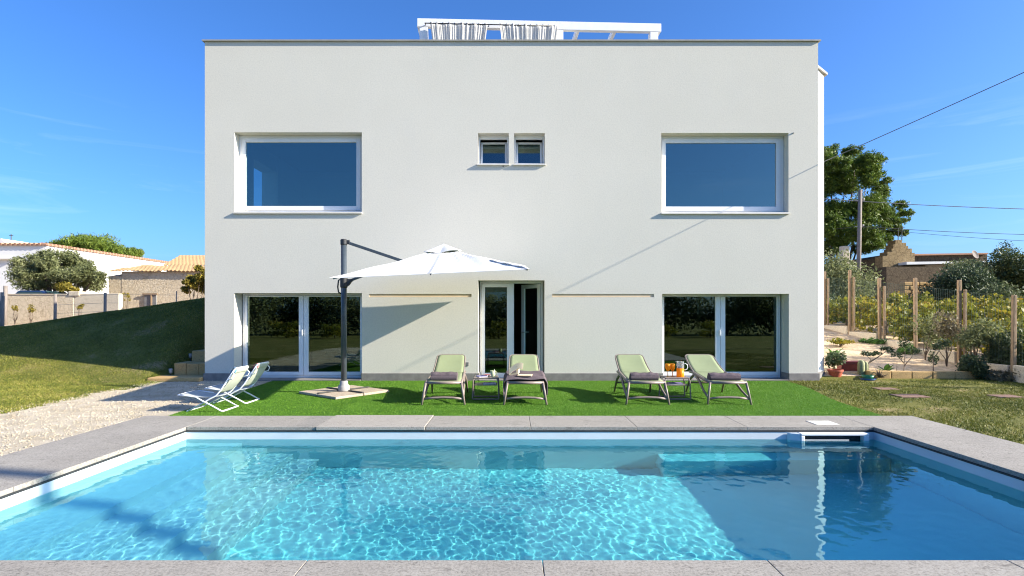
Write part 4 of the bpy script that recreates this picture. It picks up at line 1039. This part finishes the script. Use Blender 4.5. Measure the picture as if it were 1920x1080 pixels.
# fence on the right
FX = 11.1
fe = thing('post_fence', (FX, 15, .6), 'weathered timber post and wire mesh fence along the vineyard', 'fence')
fy = [12.4+1.5*k for k in range(-2, 8)]
for i, y_ in enumerate(fy):
    gz = float(G(FX, y_)); top = gz+2.02+.1*math.sin(i*2.3); q = MB()
    q.bar((FX,y_,gz-.1), (FX+.02*math.sin(i),y_,top), .078, .08, (0,1,0))
    q.build('post', M['timber'], fe, world=True, bevel=.015)
    if i % 2 == 1 or i == 6:
        q = MB(); q.bar((FX+.085,y_-.07,gz-.1), (FX+.09,y_-.07,top-.24), .062, .062, (0,1,0)); q.build('stake', M['timber'], fe, world=True, bevel=.012)
q = MB()
ya, yb = fy[0], fy[-1]
for h in (.35,.65,.95,1.25,1.55,1.8):
    pts = [(FX+.06, y_, float(G(FX,y_))+h) for y_ in np.linspace(ya, yb, 20)]; q.tube(pts, .0026, 3)
for y_ in np.arange(ya, yb, .075):
    gz = float(G(FX, y_)); q.bar((FX+.06,y_,gz+.3), (FX+.06,y_,gz+1.8), .0034, .0034, (0,1,0))
q.build('wire_mesh', M['wire'], fe, world=True)
q = MB()
for a, b in zip(fy[:-1], fy[1:]):
    z = float(G(FX, a)); z2 = max(z+.27, .34); q.box(FX-.075, FX+.03, a+.06, b-.06, z-.2, z2+.03*random.random())
tag(q.build('fence_kerb', M['tufapale'], bevel=.015), 'pale stepped concrete kerb under the vineyard fence', 'kerb wall')

# vines
vp = []
r = random.Random(5)
def vine(i):
    cl = [(r.uniform(-.45,.45), r.uniform(-.4,.4), r.uniform(.2,1.0), .30, .30, .24) for _ in range(10)]
    t = thing('grape_vine', (0,0,0), 'autumn yellow grape vine in the vineyard beyond the fence', 'grape vine', 'vines beyond the fence')
    crown('foliage', t, cl, 700, .11, M['vine'], .9, shell=.3)
    q = MB(); q.tube([(0,0,-.1),(.03,.02,.3),(-.02,0,.6),(.1,0,.9)], [.035,.03,.025,.012], 7); q.build('trunk', M['bark'], t, smooth=True)
    return t
protos = [vine(i) for i in range(4)]; used = [False]*4
k = 0
for row_x in (12.1, 13.7, 15.3, 17.0, 18.8):
    for y_ in np.arange(12.4, 25.5, 1.15):
        x = row_x+r.uniform(-.15,.15); yy = y_+r.uniform(-.2,.2); px = CX+F*x/yy
        if px > 1990 or px < 1530: continue
        j = k % 4; k += 1
        o = protos[j] if not used[j] else copy_tree(protos[j]); used[j] = True
        s = r.uniform(.85,1.1); o.location = (x, yy, float(G(x,yy))-.02); o.rotation_euler = (0,0,r.uniform(0,6.3)); o.scale = (s,s,s*r.uniform(.85,1.1))

for (px, py, rx, ry, Y, n_, sz, mt_, lab, sd) in (
    (1592, 530, 58, 56, 25, 5200, .13, 'olive', 'big grey green shrub below the pine tree', 31),
    (1785, 545, 66, 42, 25.5, 5200, .13, 'oleander', 'broad dark shrub before the ruined house wall', 33),
    (1830, 512, 48, 26, 28, 2600, .13, 'olive', 'grey green shrub touching the long tiled ruin wall', 35),
    (1908, 525, 50, 60, 26.5, 6000, .13, 'hedge', 'dark dense shrub at the right edge beyond the fence', 37),
    (1885, 478, 24, 18, 27.2, 420, .12, 'shrub', 'sparse light sapling top rising above the dark shrub', 39),
    (1690, 582, 44, 24, 24.0, 1300, .11, 'dry', 'dry brownish brush left of the broken stone wall', 41),
    (1850, 570, 60, 34, 23.5, 3600, .12, 'shrub', 'green brush right of the broad dark shrub', 43),
    (1560, 575, 40, 22, 23.0, 1500, .11, 'shrub', 'green brush nearest the house corner beyond the fence', 45)):
    bush('wild_shrub', pxc(px, py, rx*1.12, ry*1.12, Y), int(n_*1.7), sz, M[mt_], lab, 'shrub', 12, 'wild shrubs beyond the vineyard', seed=sd, f=.52)
pr = thing('prickly_pear', at(1893, 592, 22.5), 'prickly pear with flat pale pads beyond the fence', 'cactus')
q = MB()
for (dx, dz, rr, an) in ((0,.1,.16,.1),(-.14,.33,.14,-.3),(.13,.36,.15,.35),(-.28,.5,.12,-.6),(.02,.58,.13,0),(.28,.6,.12,.5)):
    vs = [(dx+rr*.8*math.cos(2*PI*k/14), .03*s, dz+rr*1.15*math.sin(2*PI*k/14)) for s in (-1,1) for k in range(14)]
    q.add(vs, [tuple(range(14)), tuple(range(27,13,-1))]+[(k,14+k,14+(k+1)%14,(k+1)%14) for k in range(14)])
q.build('pads', M['cactus'], pr)

# pine tree (only its right half clears the house)
PYD = 35.0
tpos = (at(1553, 560, PYD)[0], PYD, 1.1)
pine = thing('pine_tree', tpos, 'tall green pine tree behind the right corner of the house', 'tree')
pcl = []
for (px, py, rr) in ((1556,292,15),(1562,318,22),(1604,290,17),(1598,318,22),(1622,310,18),(1640,300,12),(1648,298,9),(1640,325,14),(1585,345,26),(1615,345,24),(1645,350,13),(1662,338,9),(1560,355,22),
                     (1560,395,24),(1600,385,28),(1632,378,20),(1655,362,12),(1642,400,18),(1672,392,14),(1688,385,10),(1696,398,10),(1665,412,18),(1690,412,12),(1610,415,26),(1570,428,24),(1640,430,20),
                     (1668,432,14),(1600,445,20),(1630,452,18),(1655,450,12),(1560,455,16),(1580,460,17),(1612,466,14),(1640,462,12),(1688,436,9),(1580,306,16),(1578,330,20),(1540,300,20),(1560,425,22),(1545,470,16),(1530,310,30),(1510,350,40),(1515,410,40),(1480,330,35),(1470,390,40)):
    c = pxc(px, py, rr*1.3, rr*1.1, PYD+random.uniform(-2.2,2.2), 1.0); pcl.append(c)
pc2 = []
for i, c in enumerate(pcl): pc2 += sub_clumps(c, 7, .55, i+70)
pc3 = []
for i, c in enumerate(pc2): pc3 += sub_clumps(c, 3, .5, i+900)
crown('crown', pine, pc2+pc3+pc3, 120000, .19, M['pine'], .26, up=.5, shell=.15, org=tpos)
limbs(pine, tpos, [at(px, py, PYD+random.uniform(-1.5,1.5)) for px, py in ((1560,300),(1604,310),(1585,345),(1625,345),(1600,385),(1560,395),(1640,400),(1575,430),(1620,425))], .15, org=tpos)

# utility pole and overhead cables
def pole(name, base, top, r0, lab, xb=None):
    t = thing(name, base, lab, 'utility pole')
    q = MB(); q.tube([(0,0,0), tuple(np.subtract(top, base))], [r0, r0*.75], 10); q.build('shaft', M['greytimber'], t, smooth=True)
    d = np.subtract(top, base)
    q = MB()
    for zz in (.92,.72): q.tube([(d[0]*zz-.25,d[1]*zz,d[2]*zz),(d[0]*zz+.25,d[1]*zz,d[2]*zz)], .025, 6); q.lathe([(.03,0),(.05,.03),(.04,.09),(.01,.1)], (d[0]*zz+.2,d[1]*zz,d[2]*zz+.02), 8)
    q.build('insulator', M['greyplastic'], t); return t
P0 = at(1613, 356, 31); pole('utility_pole', (P0[0]-.15, 31, 1.1), P0, .13, 'dark timber utility pole in front of the pine tree')
def cable(pts, r_, m_, lab, sag=.3):
    a, b = Vector(pts[0]), Vector(pts[1]); n_ = 24
    q = MB(); q.tube([a.lerp(b, i/n_)-Vector((0,0,sag*4*(i/n_)*(1-i/n_))) for i in range(n_+1)], r_, 5)
    tag(q.build('overhead_cable', m_, smooth=True), lab, 'cable', 'overhead cables')
cable([(6.93, 12.62, 4.88), (16.40, .60, 9.2)], .0085, M['cablegrey'], 'thick overhead cable rising from the house side to the upper right', .12)
cable([at(1500, 369, 33), at(2010, 394, 29)], .02, M['cablegrey'], 'upper twisted cable crossing the pine tree', .12)
cable([at(1614, 424, 31), at(2010, 441, 29)], .014, M['cable'], 'middle cable running right from the utility pole', .1)
cable([at(1614, 426, 31), at(2010, 456, 26)], .009, M['cable'], 'thin lowest cable running right from the utility pole', .1)
cable([at(1612, 424, 31), at(1480, 436, 38)], .014, M['cable'], 'cable running left from the utility pole behind the pine', .05)
pole('utility_pole', (16.4, .60, 0), (16.4, .60, 10.8), .15, 'tall timber pole on the right whose shadow crosses the pool steps')

# ruined farmhouse
RY = 33.0
ru = thing('ruined_house', at(1740, 560, RY), 'ruined stone farmhouse with a stepped broken gable', 'ruin')
def pr_(poly, Y0, Y1, name, m_): 
    q = MB(); q.prism_y([(at(px,py,Y0)[0], at(px,py,Y0)[2]) for px, py in poly], Y0, Y1); return q.build(name, M[m_], ru, world=True)
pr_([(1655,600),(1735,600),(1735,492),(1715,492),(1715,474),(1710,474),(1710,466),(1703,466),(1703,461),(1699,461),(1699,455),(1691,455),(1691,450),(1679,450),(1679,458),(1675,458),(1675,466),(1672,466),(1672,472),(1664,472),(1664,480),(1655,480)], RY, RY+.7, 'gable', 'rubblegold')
pr_([(1645,600),(1656,600),(1656,478),(1645,484)], RY+.71, RY+6, 'side_wall', 'rubbleshade')
pr_([(1662,600),(1900,600),(1900,500),(1662,500)], RY-1.0, RY-.01, 'front_wall', 'rubbleshade')
pr_([(1714,530),(1851,530),(1851,477),(1714,479)], RY+.72, RY+1.1, 'upper_wall', 'rubbleshade')
pr_([(1713,479),(1853,476.5),(1853,474),(1713,476)], RY+.5, RY+1.3, 'tile_coping', 'redtile')
pr_([(1700,496),(1850,493),(1850,489),(1700,491)], RY-.7, RY+.4, 'flashing', 'whitewall')
q = MB()
for px, ty in ((1684,428),(1691,424)): q.tube([at(px,452,RY+.3), at(px,ty,RY+.3)], .025, 5)
for zz, w in ((426,6),(431,4)): q.tube([at(1691-w,zz,RY+.3), at(1691+w,zz,RY+.3)], .015, 4)
q.build('aerial', M['cable'], ru, world=True)
q = MB(); q.lathe([(.001,0),(.18,.025),(.26,.09),(.245,.09),(.15,.04),(.001,.03)], n=18, cap=False)
o = q.build('satellite_dish', M['greytimber'], ru); o.location = tuple(np.subtract(at(1826,478,RY-.2), ORG[ru.name])); o.rotation_euler = (R(70),0,R(20))
sw = thing('broken_wall', at(1730, 575, 27), 'broken golden stone wall standing in the brush beyond the vineyard', 'wall')
q = MB(); rr = random.Random(4)
for row_ in range(6):
    x = -1.0-.15*row_*0
    while x < .9-row_*.12:
        wd = rr.uniform(.25,.42); q.box(x, x+wd-.03, -.15+rr.uniform(-.03,.03), .2, .0+row_*.2, .0+row_*.2+.185); x += wd
q.build('stones', M['tufa'], sw, bevel=.03)
pi_ = at(1587, 480, 33); q = MB(); q.box(pi_[0]-.2, pi_[0]+.2, 33, 33.4, 1, at(1587,461,33)[2]); tag(q.build('stone_pillar', M['tufapale'], bevel=.02), 'pale stone pillar glimpsed under the pine tree', 'pillar')

# ------------------------------------------------------------------ left side: steps, lights, background
st_ = thing('garden_steps', (-7.4, 12.9, 0), 'golden tufa steps climbing the mound beside the house', 'steps')
for (xa, xb, ya, yb, za, zb) in ((-8.03,-6.89,12.32,12.95,.0,.085), (-7.82,-7.545,12.96,13.5,.03,.355), (-7.54,-7.255,12.965,13.5,.03,.345), (-7.25,-6.89,12.96,13.5,.03,.35), (-7.75,-6.89,13.55,14.3,.2,.60)):
    q = MB(); q.box(xa, xb, ya, yb, za, zb); q.build('step', M['tufa'], st_, world=True, bevel=.015)
for (px, py, Y, lab) in ((321, 704, 12.9, 'small spike lamp beside the lowest garden step'), (358, 676, 13.9, 'small spike lamp beside the upper garden step')):
    x, y_, z = at(px-1, py, Y); z = float(G(x, y_)); t = thing('spike_lamp', (x,y_,z), lab, 'garden lamp', 'spike lamps on the mound')
    q = MB(); q.tube([(0,0,-.05),(0,0,.09)], .012, 6); q.build('spike', M['black'], t)
    q = MB(); q.lathe([(.018,.09),(.035,.11),(.04,.2),(.036,.2),(.001,.19)], n=12, cap=False); q.build('lamp_head', M['greyplastic'], t, smooth=True)

WY = 35.0; wx = at(86, 460, WY)[0]; wz = at(86, 460, WY)[2]
wb = thing('white_warehouse', (wx-8, WY, 1), 'long white rendered building with a tile edged flat roof on the left', 'building')
q = MB(); q.box(wx-26, wx, WY, WY+14, .5, wz); q.build('wall', M['whitewall'], wb, world=True)
q = MB(); q.box(wx-26.1, wx+.12, WY-.12, WY+14.1, wz+.001, wz+.07)
for yy in np.arange(WY, WY+14, .3): q.tube([(wx-.3,yy,wz+.1),(wx+.16,yy,wz+.06)], .09, 6)
for xx in np.arange(wx-12, wx, .3): q.tube([(xx,WY+.3,wz+.1),(xx,WY-.16,wz+.06)], .09, 6)
q.build('roof_edge', M['redtile'], wb, world=True)
zl = at(20, 485, WY)[2]
q = MB(); q.box(wx-26.05, wx-1.8, WY-.25, WY-.001, zl-.06, zl); q.box(wx+.001, wx+.2, WY+8, WY+14, zl-.1, zl-.02); q.build('ledge', M['sill'], wb, world=True)
q = MB(); c0 = at(12, 460, WY+5); q.prism_y([(c0[0]-2.2,c0[2]-1),(c0[0]+.95,c0[2]-1),(c0[0]+.95,c0[2]-.1),(c0[0]+.5,c0[2]+.35),(c0[0]-2.2,c0[2]+.45)], WY+4, WY+8); q.build('stair_head', M['whitewall'], wb, world=True)
q = MB(); a_ = at(21, 452, WY+5); q.tube([a_, (a_[0],a_[1],a_[2]+.5)], .03, 5); q.tube([(a_[0]-.15,a_[1],a_[2]+.4),(a_[0]+.15,a_[1],a_[2]+.4)], .02, 4); q.build('aerial', M['cable'], wb, world=True)

def tiled(parent, xa, xb, ya, yb, za, zb, name='roof'):
    """sloping roof of half round tiles; eave at ya,za, ridge at yb,zb"""
    q = MB(); nx = int((xb-xa)/.055); rows = max(3, int(math.hypot(yb-ya, zb-za)/.4))
    def fn(u, v):
        x = xa+(xb-xa)*u; k = v*rows; step = (k-math.floor(k-1e-6))
        return (x, ya+(yb-ya)*v, za+(zb-za)*v+.055*abs(math.sin(x*PI/.22))-.05*step+.02*math.sin(x*3+v*9))
    q.grid(fn, nx, rows*3+1); return q.build(name, M['rooftile'], parent, world=True, solid=.03)
fh = thing('stone_farmhouse', (-18, 30, 1), 'low stone farmhouse with a clay tile roof left of the white house', 'building')
e0 = at(228, 509, 30); q = MB(); q.box(e0[0], -13.0, 30, 32.5, .6, e0[2]); q.build('wall', M['rubble'], fh, world=True)
q = MB(); q.prism_x([(30.01,.6),(33.4,.6),(33.4,4.15),(30.01,3.5)], e0[0]-.7, e0[0]-.002); q.build('side_wall', M['rubble'], fh, world=True)
tiled(fh, at(205,520,29.8)[0], -13.0, 29.8, 32.6, at(228,508,29.8)[2]+.02, at(240,498,32.6)[2])
q = MB(); q.box(at(312,500,33)[0], -13.0, 33.0, 37, .6, at(312,498,33)[2]); q.build('upper_wall', M['rubble'], fh, world=True)
def vfn(u, v):
    xa_ = at(312,497,33)[0]*(1-v)+at(338,478,36.4)[0]*v; x = xa_+(-13.0-xa_)*u; y_ = 32.7+3.7*v; k = v*10
    return (x, y_, at(312,498,33)[2]*(1-v)+at(338,479,36.4)[2]*v+.06*abs(math.sin(x*PI/.22))-.05*(k-math.floor(k-1e-6)))
q = MB(); q.grid(vfn, 150, 31); q.build('roof', M['rooftile'], fh, world=True, solid=.03)
wn = at(270, 551, 29.9); wn2 = at(292, 566, 29.9); q = MB(); q.box(wn[0], wn2[0], 29.93, 29.995, wn2[2]-.4, wn[2]); w_ = q.build('window', M['darkroom'], fh, world=True)
q = MB(); q.box(wn[0]-.08, wn2[0]+.08, 29.88, 29.925, wn[2]-.06, wn[2]+.03); q.box(wn[0]+.35, wn[0]+.42, 29.88, 29.925, wn2[2]-.4, wn[2]-.061); q.build('lintel', M['timber'], fh, world=True)

low = thing('garden_wall', (-20, 26, .9), 'low rough plastered boundary wall beneath the olive tree', 'wall')
la, lb = at(12, 553, 26), at(138, 553, 26); q = MB(); q.box(la[0], lb[0], 26, 26.3, .4, la[2]); q.build('rough_section', M['rubble'], low, world=True, bevel=.03)
lc = at(222, 551, 26); q = MB(); q.box(lb[0]+.002, lc[0], 26.02, 26.3, .4, lc[2]+.02); q.build('smooth_section', M['tufapale'], low, world=True, bevel=.02)
q = MB(); q.box(lb[0]-.22, lb[0]+.28, 25.96, 26.36, la[2]-.05, la[2]+.17); q.box(la[0]-.05, lb[0]-.3, 25.97, 26.33, la[2]+.001, la[2]+.05); q.build('coping', M['tufapale'], low, world=True, bevel=.04)

lf = thing('boundary_fence', (-19, 22, 1), 'weathered timber post fence with thin wire left of the mound', 'fence')
for (px, ty, Y, r_) in ((3,548,19.5,.05), (9.5,536,25,.075), (103,551,23,.055), (196.5,549,23.5,.055), (330,546,24,.02), (5,555,19.2,.04)):
    x, y_, z = at(px, ty, Y); q = MB(); q.tube([(x,y_,.7),(x+.02,y_,z)], r_, 8); q.build('post', M['greytimber'], lf, world=True, smooth=True)
q = MB()
for h in (1.5, 1.85, 2.2): q.tube([(at(103,0,23)[0],23,h),(at(196.5,0,23.5)[0],23.5,h+.1),(at(330,0,24)[0],24,h+.1)], .006, 4)
q.build('wire', M['cablegrey'], lf, world=True)

ob_ = at(112, 512, 28.5); ot = (ob_[0], 28.5, 1.0)
olive = thing('olive_tree', ot, 'spreading olive tree above the low boundary wall', 'tree')
ocl = []
for i, (px, py, rx, ry) in enumerate(((55,515,26,18),(50,495,22,14),(80,492,24,16),(100,482,20,13),(125,485,22,14),(150,500,22,15),(175,520,20,18),(170,535,22,14),(95,515,30,20),(130,515,30,18),(110,505,26,16),(85,510,24,16),(65,533,28,12),(95,538,24,10),(140,530,22,10),(85,475,10,7),(35,512,10,9),(190,525,9,10))):
    ocl += sub_clumps(pxc(px, py, rx*1.15, ry*1.15, 28.5+random.uniform(-1,1), 1.0), 7, .55, i+100)
crown('crown', olive, ocl, 30000, .15, M['olive'], .28, up=.15, shell=.2, org=ot)
limbs(olive, ot, [c[:3] for c in ocl[::9]], .16, org=ot)
bush('flowering_bush', pxc(130, 541, 20, 14, 26.8), 1500, .11, M['yellowbush'], 'yellow flowering bush behind the low wall under the olive tree', 'shrub', 10, seed=51, f=.45)
fgp = (at(366,0,26)[0], 26, 1.1); fig = thing('fig_bush', fgp, 'yellow green bush beside the left corner of the white house', 'shrub')
fcl = []
for i, (px, py, rx, ry) in enumerate(((376,505,10,9),(366,520,12,10),(382,522,14,12),(354,528,10,8),(368,540,14,10),(385,540,14,14),(352,545,9,7),(395,520,16,16))): fcl += sub_clumps(pxc(px, py, rx*1.1, ry*1.1, 26+random.uniform(-.4,.4), 1.0), 6, .55, i+500)
crown('crown', fig, fcl, 5200, .13, M['yellowbush'], .5, shell=.2, org=fgp); limbs(fig, fgp, [c[:3] for c in fcl[::6]], .04, org=fgp)
for (px, py, rx, ry, Y, lab, sd) in ((28, 578, 5, 7, 25.5, 'tiny weed before the left end of the low wall', 57), (58, 578, 8, 14, 25.4, 'sprig growing before the rough section of the low wall', 58), (150, 576, 8, 7, 25.3, 'low dry weed before the smooth section of the low wall', 59), (237, 560, 7, 13, 27, 'thin plant before the farmhouse wall', 60)):
    bush('wall_weed', pxc(px, py, rx, ry, Y), 130, .09, M['yellowbush'], lab, 'weed', 7, 'weeds along the low wall', seed=sd, f=.4)
wt = (at(160,0,62)[0], 62, 1); wil = thing('weeping_tree', wt, 'broad dome shaped weeping tree behind the white warehouse', 'tree')
wcl = []
for i, (px, py, rx, ry) in enumerate(((110,468,18,12),(130,461,20,14),(160,458,24,14),(190,464,22,16),(210,474,16,14),(222,482,12,12),(150,475,40,18),(190,482,30,12))):
    wcl += sub_clumps(pxc(px, py, rx*1.25, ry*1.2, 62+random.uniform(-1,1), 1.0), 9, .6, i+200)
crown('crown', wil, wcl, 16000, .6, M['willow'], .12, droop=.6, shell=.3, org=wt); limbs(wil, wt, [c[:3] for c in wcl[::12]], .3, org=wt)
w2 = (at(249,0,58)[0], 58, 1); wi2 = thing('weeping_tree', w2, 'small weeping treetop right of the dome shaped tree', 'tree')
wc2 = sub_clumps(pxc(249, 476, 13, 13, 58, 1.0), 9, .5, 300)
crown('crown', wi2, wc2, 1800, .5, M['willow'], .12, droop=.6, shell=.3, org=w2); limbs(wi2, w2, [c[:3] for c in wc2[::3]], .2, org=w2)

# parked car behind the low wall
cx_, cy_, _ = at(88, 550, 27.6); cz_ = at(88, 545.5, 27.6)[2]-1.45
car = thing('parked_car', (cx_, cy_, cz_), 'dark blue car parked under the olive tree behind the low wall', 'car')
q = MB(); q.prism_y([(-2.0,.3),(2.0,.3),(2.05,.75),(1.9,.85),(1.0,.92),(-1.5,.95),(-2.0,.85)], -.85, .85); q.build('body', M['cararpaint'], car, bevel=.06)
q = MB(); q.prism_y([(-1.35,.952),(1.0,.93),(.35,1.44),(-.8,1.45)], -.72, .72); cb = q.build('cabin', M['cararpaint'], car, bevel=.08)
q = MB(); q.add([(1.02,-.62,.96),(1.02,.62,.96),(.42,.58,1.42),(.42,-.58,1.42)], [(0,1,2,3)]); q.add([(.86,-.735,.98),(.30,-.735,1.38),(-.72,-.735,1.39),(-1.16,-.735,.98)], [(0,1,2,3)]); q.build('window', M['carglass'], car, solid=.02)
for x in (-1.3, 1.3):
    for s in (-1, 1):
        q = MB(); q.lathe([(.2,-.09),(.31,-.09),(.32,0),(.31,.09),(.2,.09)], n=20); o = q.build('wheel', M['tyre'], car, smooth=True); o.location = (x, s*.78, .32); o.rotation_euler = (PI/2,0,0)

# growth behind the camera that the glass and the water mirror
hl = ('farthest left', 'far left', 'left', 'near left', 'middle left', 'middle right', 'near right', 'right', 'far right', 'farthest right')
for i in range(10):
    x = -19+4.2*i+random.uniform(-.5,.5); h = random.uniform(1.5,2.0)
    bush('hedge_shrub', (x, -14+random.uniform(-1,1), h*.8, 2.9, 1.5, h), 3600, .26, M['hedge'] if i % 2 else M['olive'], 'dense dark shrub mirrored in the patio doors, %s one of the hedge' % hl[i], 'shrub', 14, 'hedge opposite the house', seed=400+i, f=.6)
for i in range(9):
    o = copy_tree(protos[i % 4]); o.location = (-14+i*3.3, -9+1.0*math.sin(i*2), 0); o.scale = (1.6,1.2,.9); o.rotation_euler = (0,0,i)
    o['label'] = 'autumn grape vine mirrored in the patio doors, in the row before the hedge'; o['group'] = 'vines opposite the house'
